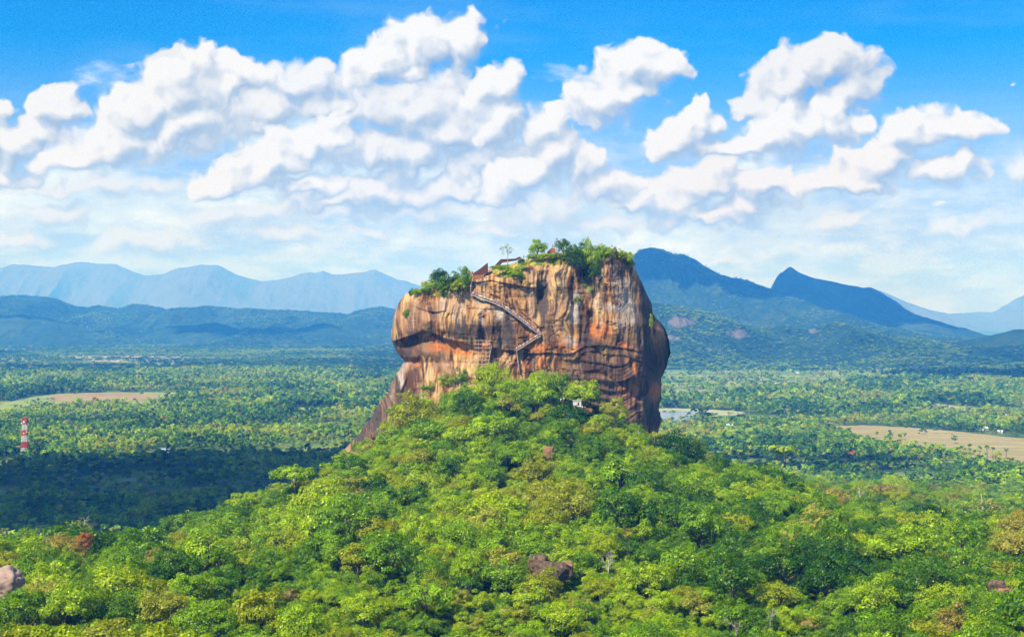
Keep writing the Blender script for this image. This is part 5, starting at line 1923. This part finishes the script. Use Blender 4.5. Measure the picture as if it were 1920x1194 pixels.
# summit trees and shrubs; (photo x, foot y, width, height, tone, crown, trunk, label)
sd = wy + 6
for (a, b, wd, ht, tn, cr, tk, dd, lab) in [
    (822, 540, 44, 42, .14, 4, 0, 2, 'dark green shrub at the left end of the summit thicket'),
    (846, 541, 44, 36, .22, 1, 1, 1, 'deep green shrub in the middle of the summit thicket'),
    (868, 545, 34, 44, .40, 2, 2, 0, 'green shrub of the summit thicket beside the top flight of stairs'),
    (858, 548, 40, 30, .66, 5, 3, -2, 'olive shrub in front of the summit thicket'),
    (800, 546, 24, 24, .62, 8, 4, 2, 'thin pale green bush at the outer end of the summit thicket'),
    (772, 556, 18, 16, .24, 9, 0, 3, 'low dark bush at the far left shoulder of the rock'),
    (812, 545, 36, 24, .50, 0, 1, -1, 'bright green low shrub before the left end of the summit thicket'),
    (834, 548, 34, 26, .34, 7, 1, -2, 'fresh green shrub before the middle of the summit thicket'),
    (878, 540, 22, 38, .46, 6, 1, 1, 'narrow bright green shrub touching the top flight of stairs'),
    (786, 552, 26, 14, .56, 3, 1, 1, 'low yellowish shrub on the outer shoulder of the summit'),
    (1066, 492, 34, 36, .24, 9, 1, 2, 'dark green shrub at the left rim of the cleft'),
    (1092, 490, 36, 40, .34, 0, 1, 3, 'deep green tree filling the top of the cleft'),
    (1124, 494, 30, 40, .48, 5, 1, 0, 'bright green shrub at the right rim of the cleft'),
    (1143, 482, 26, 24, .50, 8, 1, 2, 'bright green shrub between the cleft and the brownish shrub'),
    (1160, 486, 24, 22, .62, 1, 1, 2, 'small yellow-green shrub beside the bright tree at the right end of the summit'),
    (1030, 484, 30, 10, .56, 7, 1, 2, 'low green scrub on the grass below the brick terrace'),
    (873, 518, 16, 22, .42, 6, 1, 6, 'young upright tree sticking out above the summit thicket'),
    (1007, 480, 44, 36, .50, 0, 2, 6, 'rounded bright green tree alone on the summit edge'),
    (1056, 476, 34, 36, .30, 8, 3, 6, 'airy deep green tree rising highest on the summit'),
    (1079, 508, 48, 56, .16, 4, 4, 0, 'dense dark green tree hanging over the cleft of the rock'),
    (1108, 512, 54, 66, .52, 2, 0, -1, 'largest olive green tree of the summit beside the cleft'),
    (1112, 528, 36, 40, .20, 7, 1, -3, 'dark creeper-like shrub spilling down the cleft'),
    (1131, 480, 30, 26, .56, 1, 2, 4, 'yellow-green shrub behind the largest summit tree'),
    (1151, 480, 22, 20, .86, 9, 3, 3, 'brownish shrub on the summit ridge'),
    (1170, 496, 40, 34, .60, 3, 4, 1, 'bright yellow-green tree at the right end of the summit'),
    (1183, 506, 18, 26, .58, 6, 0, 1, 'small yellow-green shrub hanging over the right edge of the summit'),
    (946, 510, 26, 16, .52, 5, 1, 3, 'low bright green bush on the grassy summit slope'),
    (977, 498, 18, 16, .18, 4, 2, 1, 'dark bush beside the upper block of the rock'),
    (966, 520, 30, 14, .50, 7, 3, 0, 'low spreading green bush on the ledge of the upper step'),
]:
    yy = _dep(a, max(b + 4, 520 if a < 990 else 494), wy) + dd
    special(a, b, yy, wd, ht, tn, CROWNS[cr], TRUNKS[tk], lab, 'shrub' if 'tree' not in lab else 'tree', 'summit_shrub' if 'tree' not in lab else 'summit_tree', low=True)
_t1 = special(952, 494, wy + 10, 34, 40, .36, SPARSE[0], LIGHTTRUNKS[0], 'slender see-through tree with thin trunk on the grassy summit slope', 'tree', 'summit_tree')
for (a, b, wd, ht, tn, cr, lab) in [(762, 598, 18, 22, .45, 6, 'green shrub clinging to the left shoulder of the rock face'), (1083, 566, 20, 11, .42, 7, 'low shrub on the ledge above the pale streak'),
                                    (1094, 538, 9, 8, .55, 1, 'tiny shrub in the gully of the rock face'), (1108, 546, 12, 9, .50, 2, 'small shrub in the gully below the largest summit tree'),
                                    (1221, 618, 12, 34, .56, 6, 'yellow-green bush in the groove of the right shoulder'), (1098, 524, 9, 10, .58, 8, 'small yellowish plant under the hanging shrubs'),
                                    (806, 738, 40, 26, .46, 1, 'bright green bush under the orange part of the overhang'), (772, 775, 34, 26, .36, 3, 'green bush in the crack of the grey buttress'), (838, 726, 44, 28, .52, 2, 'yellow-green bush above the rusty brown bush'),
                                    (732, 806, 30, 20, .50, 4, 'low bush on the lower edge of the buttress'), (865, 722, 46, 34, .44, 9, 'green bush at the foot of the rock beside the scaffold'), (898, 728, 44, 28, .72, 5, 'olive bush below the pole scaffold'),
                                    (880, 716, 22, 14, .96, 8, 'rusty brown bush beside the green bush at the rock foot')]:
    yy = on_rock(a, min(b, 700), .3).y
    special(a, b, yy, wd, ht, tn, CROWNS[cr], None if ht < 16 else TRUNKS[cr % 5], lab, 'shrub', 'rock_shrub', low=True)

# low scrub along the summit edge
_sr = random.Random(12)
for k, (a, b) in enumerate([(994,486),(1003,482),(1014,486),(1022,481),(1036,484),(1046,481),(1052,488),(932,507),(940,503),(958,513),(970,508),(985,496),(781,551),(797,547),(828,538),(842,534),(856,537),(1118,484),(1139,477),(1164,482),(1176,494)]):
    wd, ht = _sr.uniform(16, 26), _sr.uniform(9, 15)
    yy = _dep(a, max(b + 5, 520 if a < 990 else 494), wy) + _sr.uniform(-1, 2)
    tn = _sr.uniform(.36, .66)
    special(a, b + 2, yy, wd, ht, tn, CROWNS[k % 10], None, f"low {tone_word(tn)} scrub on the summit rim, {spot(a, b)}", 'shrub', 'summit_shrub', group='low scrub along the summit rim')

# long grass on the summit slopes
def summit_grass():
    rng = np.random.default_rng(31)
    C, L = [], []
    for (x0, y0, x1, y1, wdt, n) in [(772, 549, 880, 540, 4, 900), (985, 490, 1062, 486, 9, 1500), (925, 505, 985, 500, 9, 1500), (1120, 480, 1162, 480, 4, 500), (940, 516, 985, 520, 4, 500), (790, 546, 840, 552, 4, 500)]:
        for k in range(n):
            s = rng.random()
            a, b = x0 + (x1 - x0) * s, y0 + (y1 - y0) * s + rng.uniform(-wdt, wdt)
            q = on_rock(a, b, .1, -1)
            if q.y < 100:
                continue
            C.append(q)
            L.append(np.clip(.55 + .35 * math.sin(a * .21) + rng.normal() * .15, 0, 1))
    C = np.array(C)
    Nn = rng.normal(size=C.shape) * .5 + np.array([-.1, -.8, .5])
    V, Fq, lv = leaf_cards(C, Nn, .75, rng, np.array(L))
    me = np_mesh('summit_grass', V, Fq, [GRASSM], True, {'leaf': lv})
    tag(link('summit_grass', me), kind='stuff')
GRASSM, _t = material('dry_grass')
finish(_t, _t.ramp(_t.attr('leaf').outputs['Fac'], [(.1, (.10, .19, .015)), (.5, (.28, .32, .03)), (.9, (.48, .36, .08))]), .9)
summit_grass()

# ------------------------------------------------------------------ haze: the air of the whole valley
def build_haze():
    mb = MB()
    z0, z1 = -1.0, 1420.0
    mb.box((0, 16500, (z0 + z1) / 2), (40000, 34000, z1 - z0))
    m, t = material('haze')
    v = t.node('ShaderNodeVolumePrincipled')
    v.inputs['Color'].default_value = (.05, .31, 1.0, 1)
    v.inputs['Absorption Color'].default_value = (1, 1, 1, 1)
    v.inputs['Density'].default_value = 0.92e-4
    v.inputs['Anisotropy'].default_value = 0.0
    o = t.node('ShaderNodeOutputMaterial')
    t.l.new(v.outputs[0], o.inputs['Volume'])
    h = mb.build('haze', m)
    tag(h, kind='stuff')
build_haze()
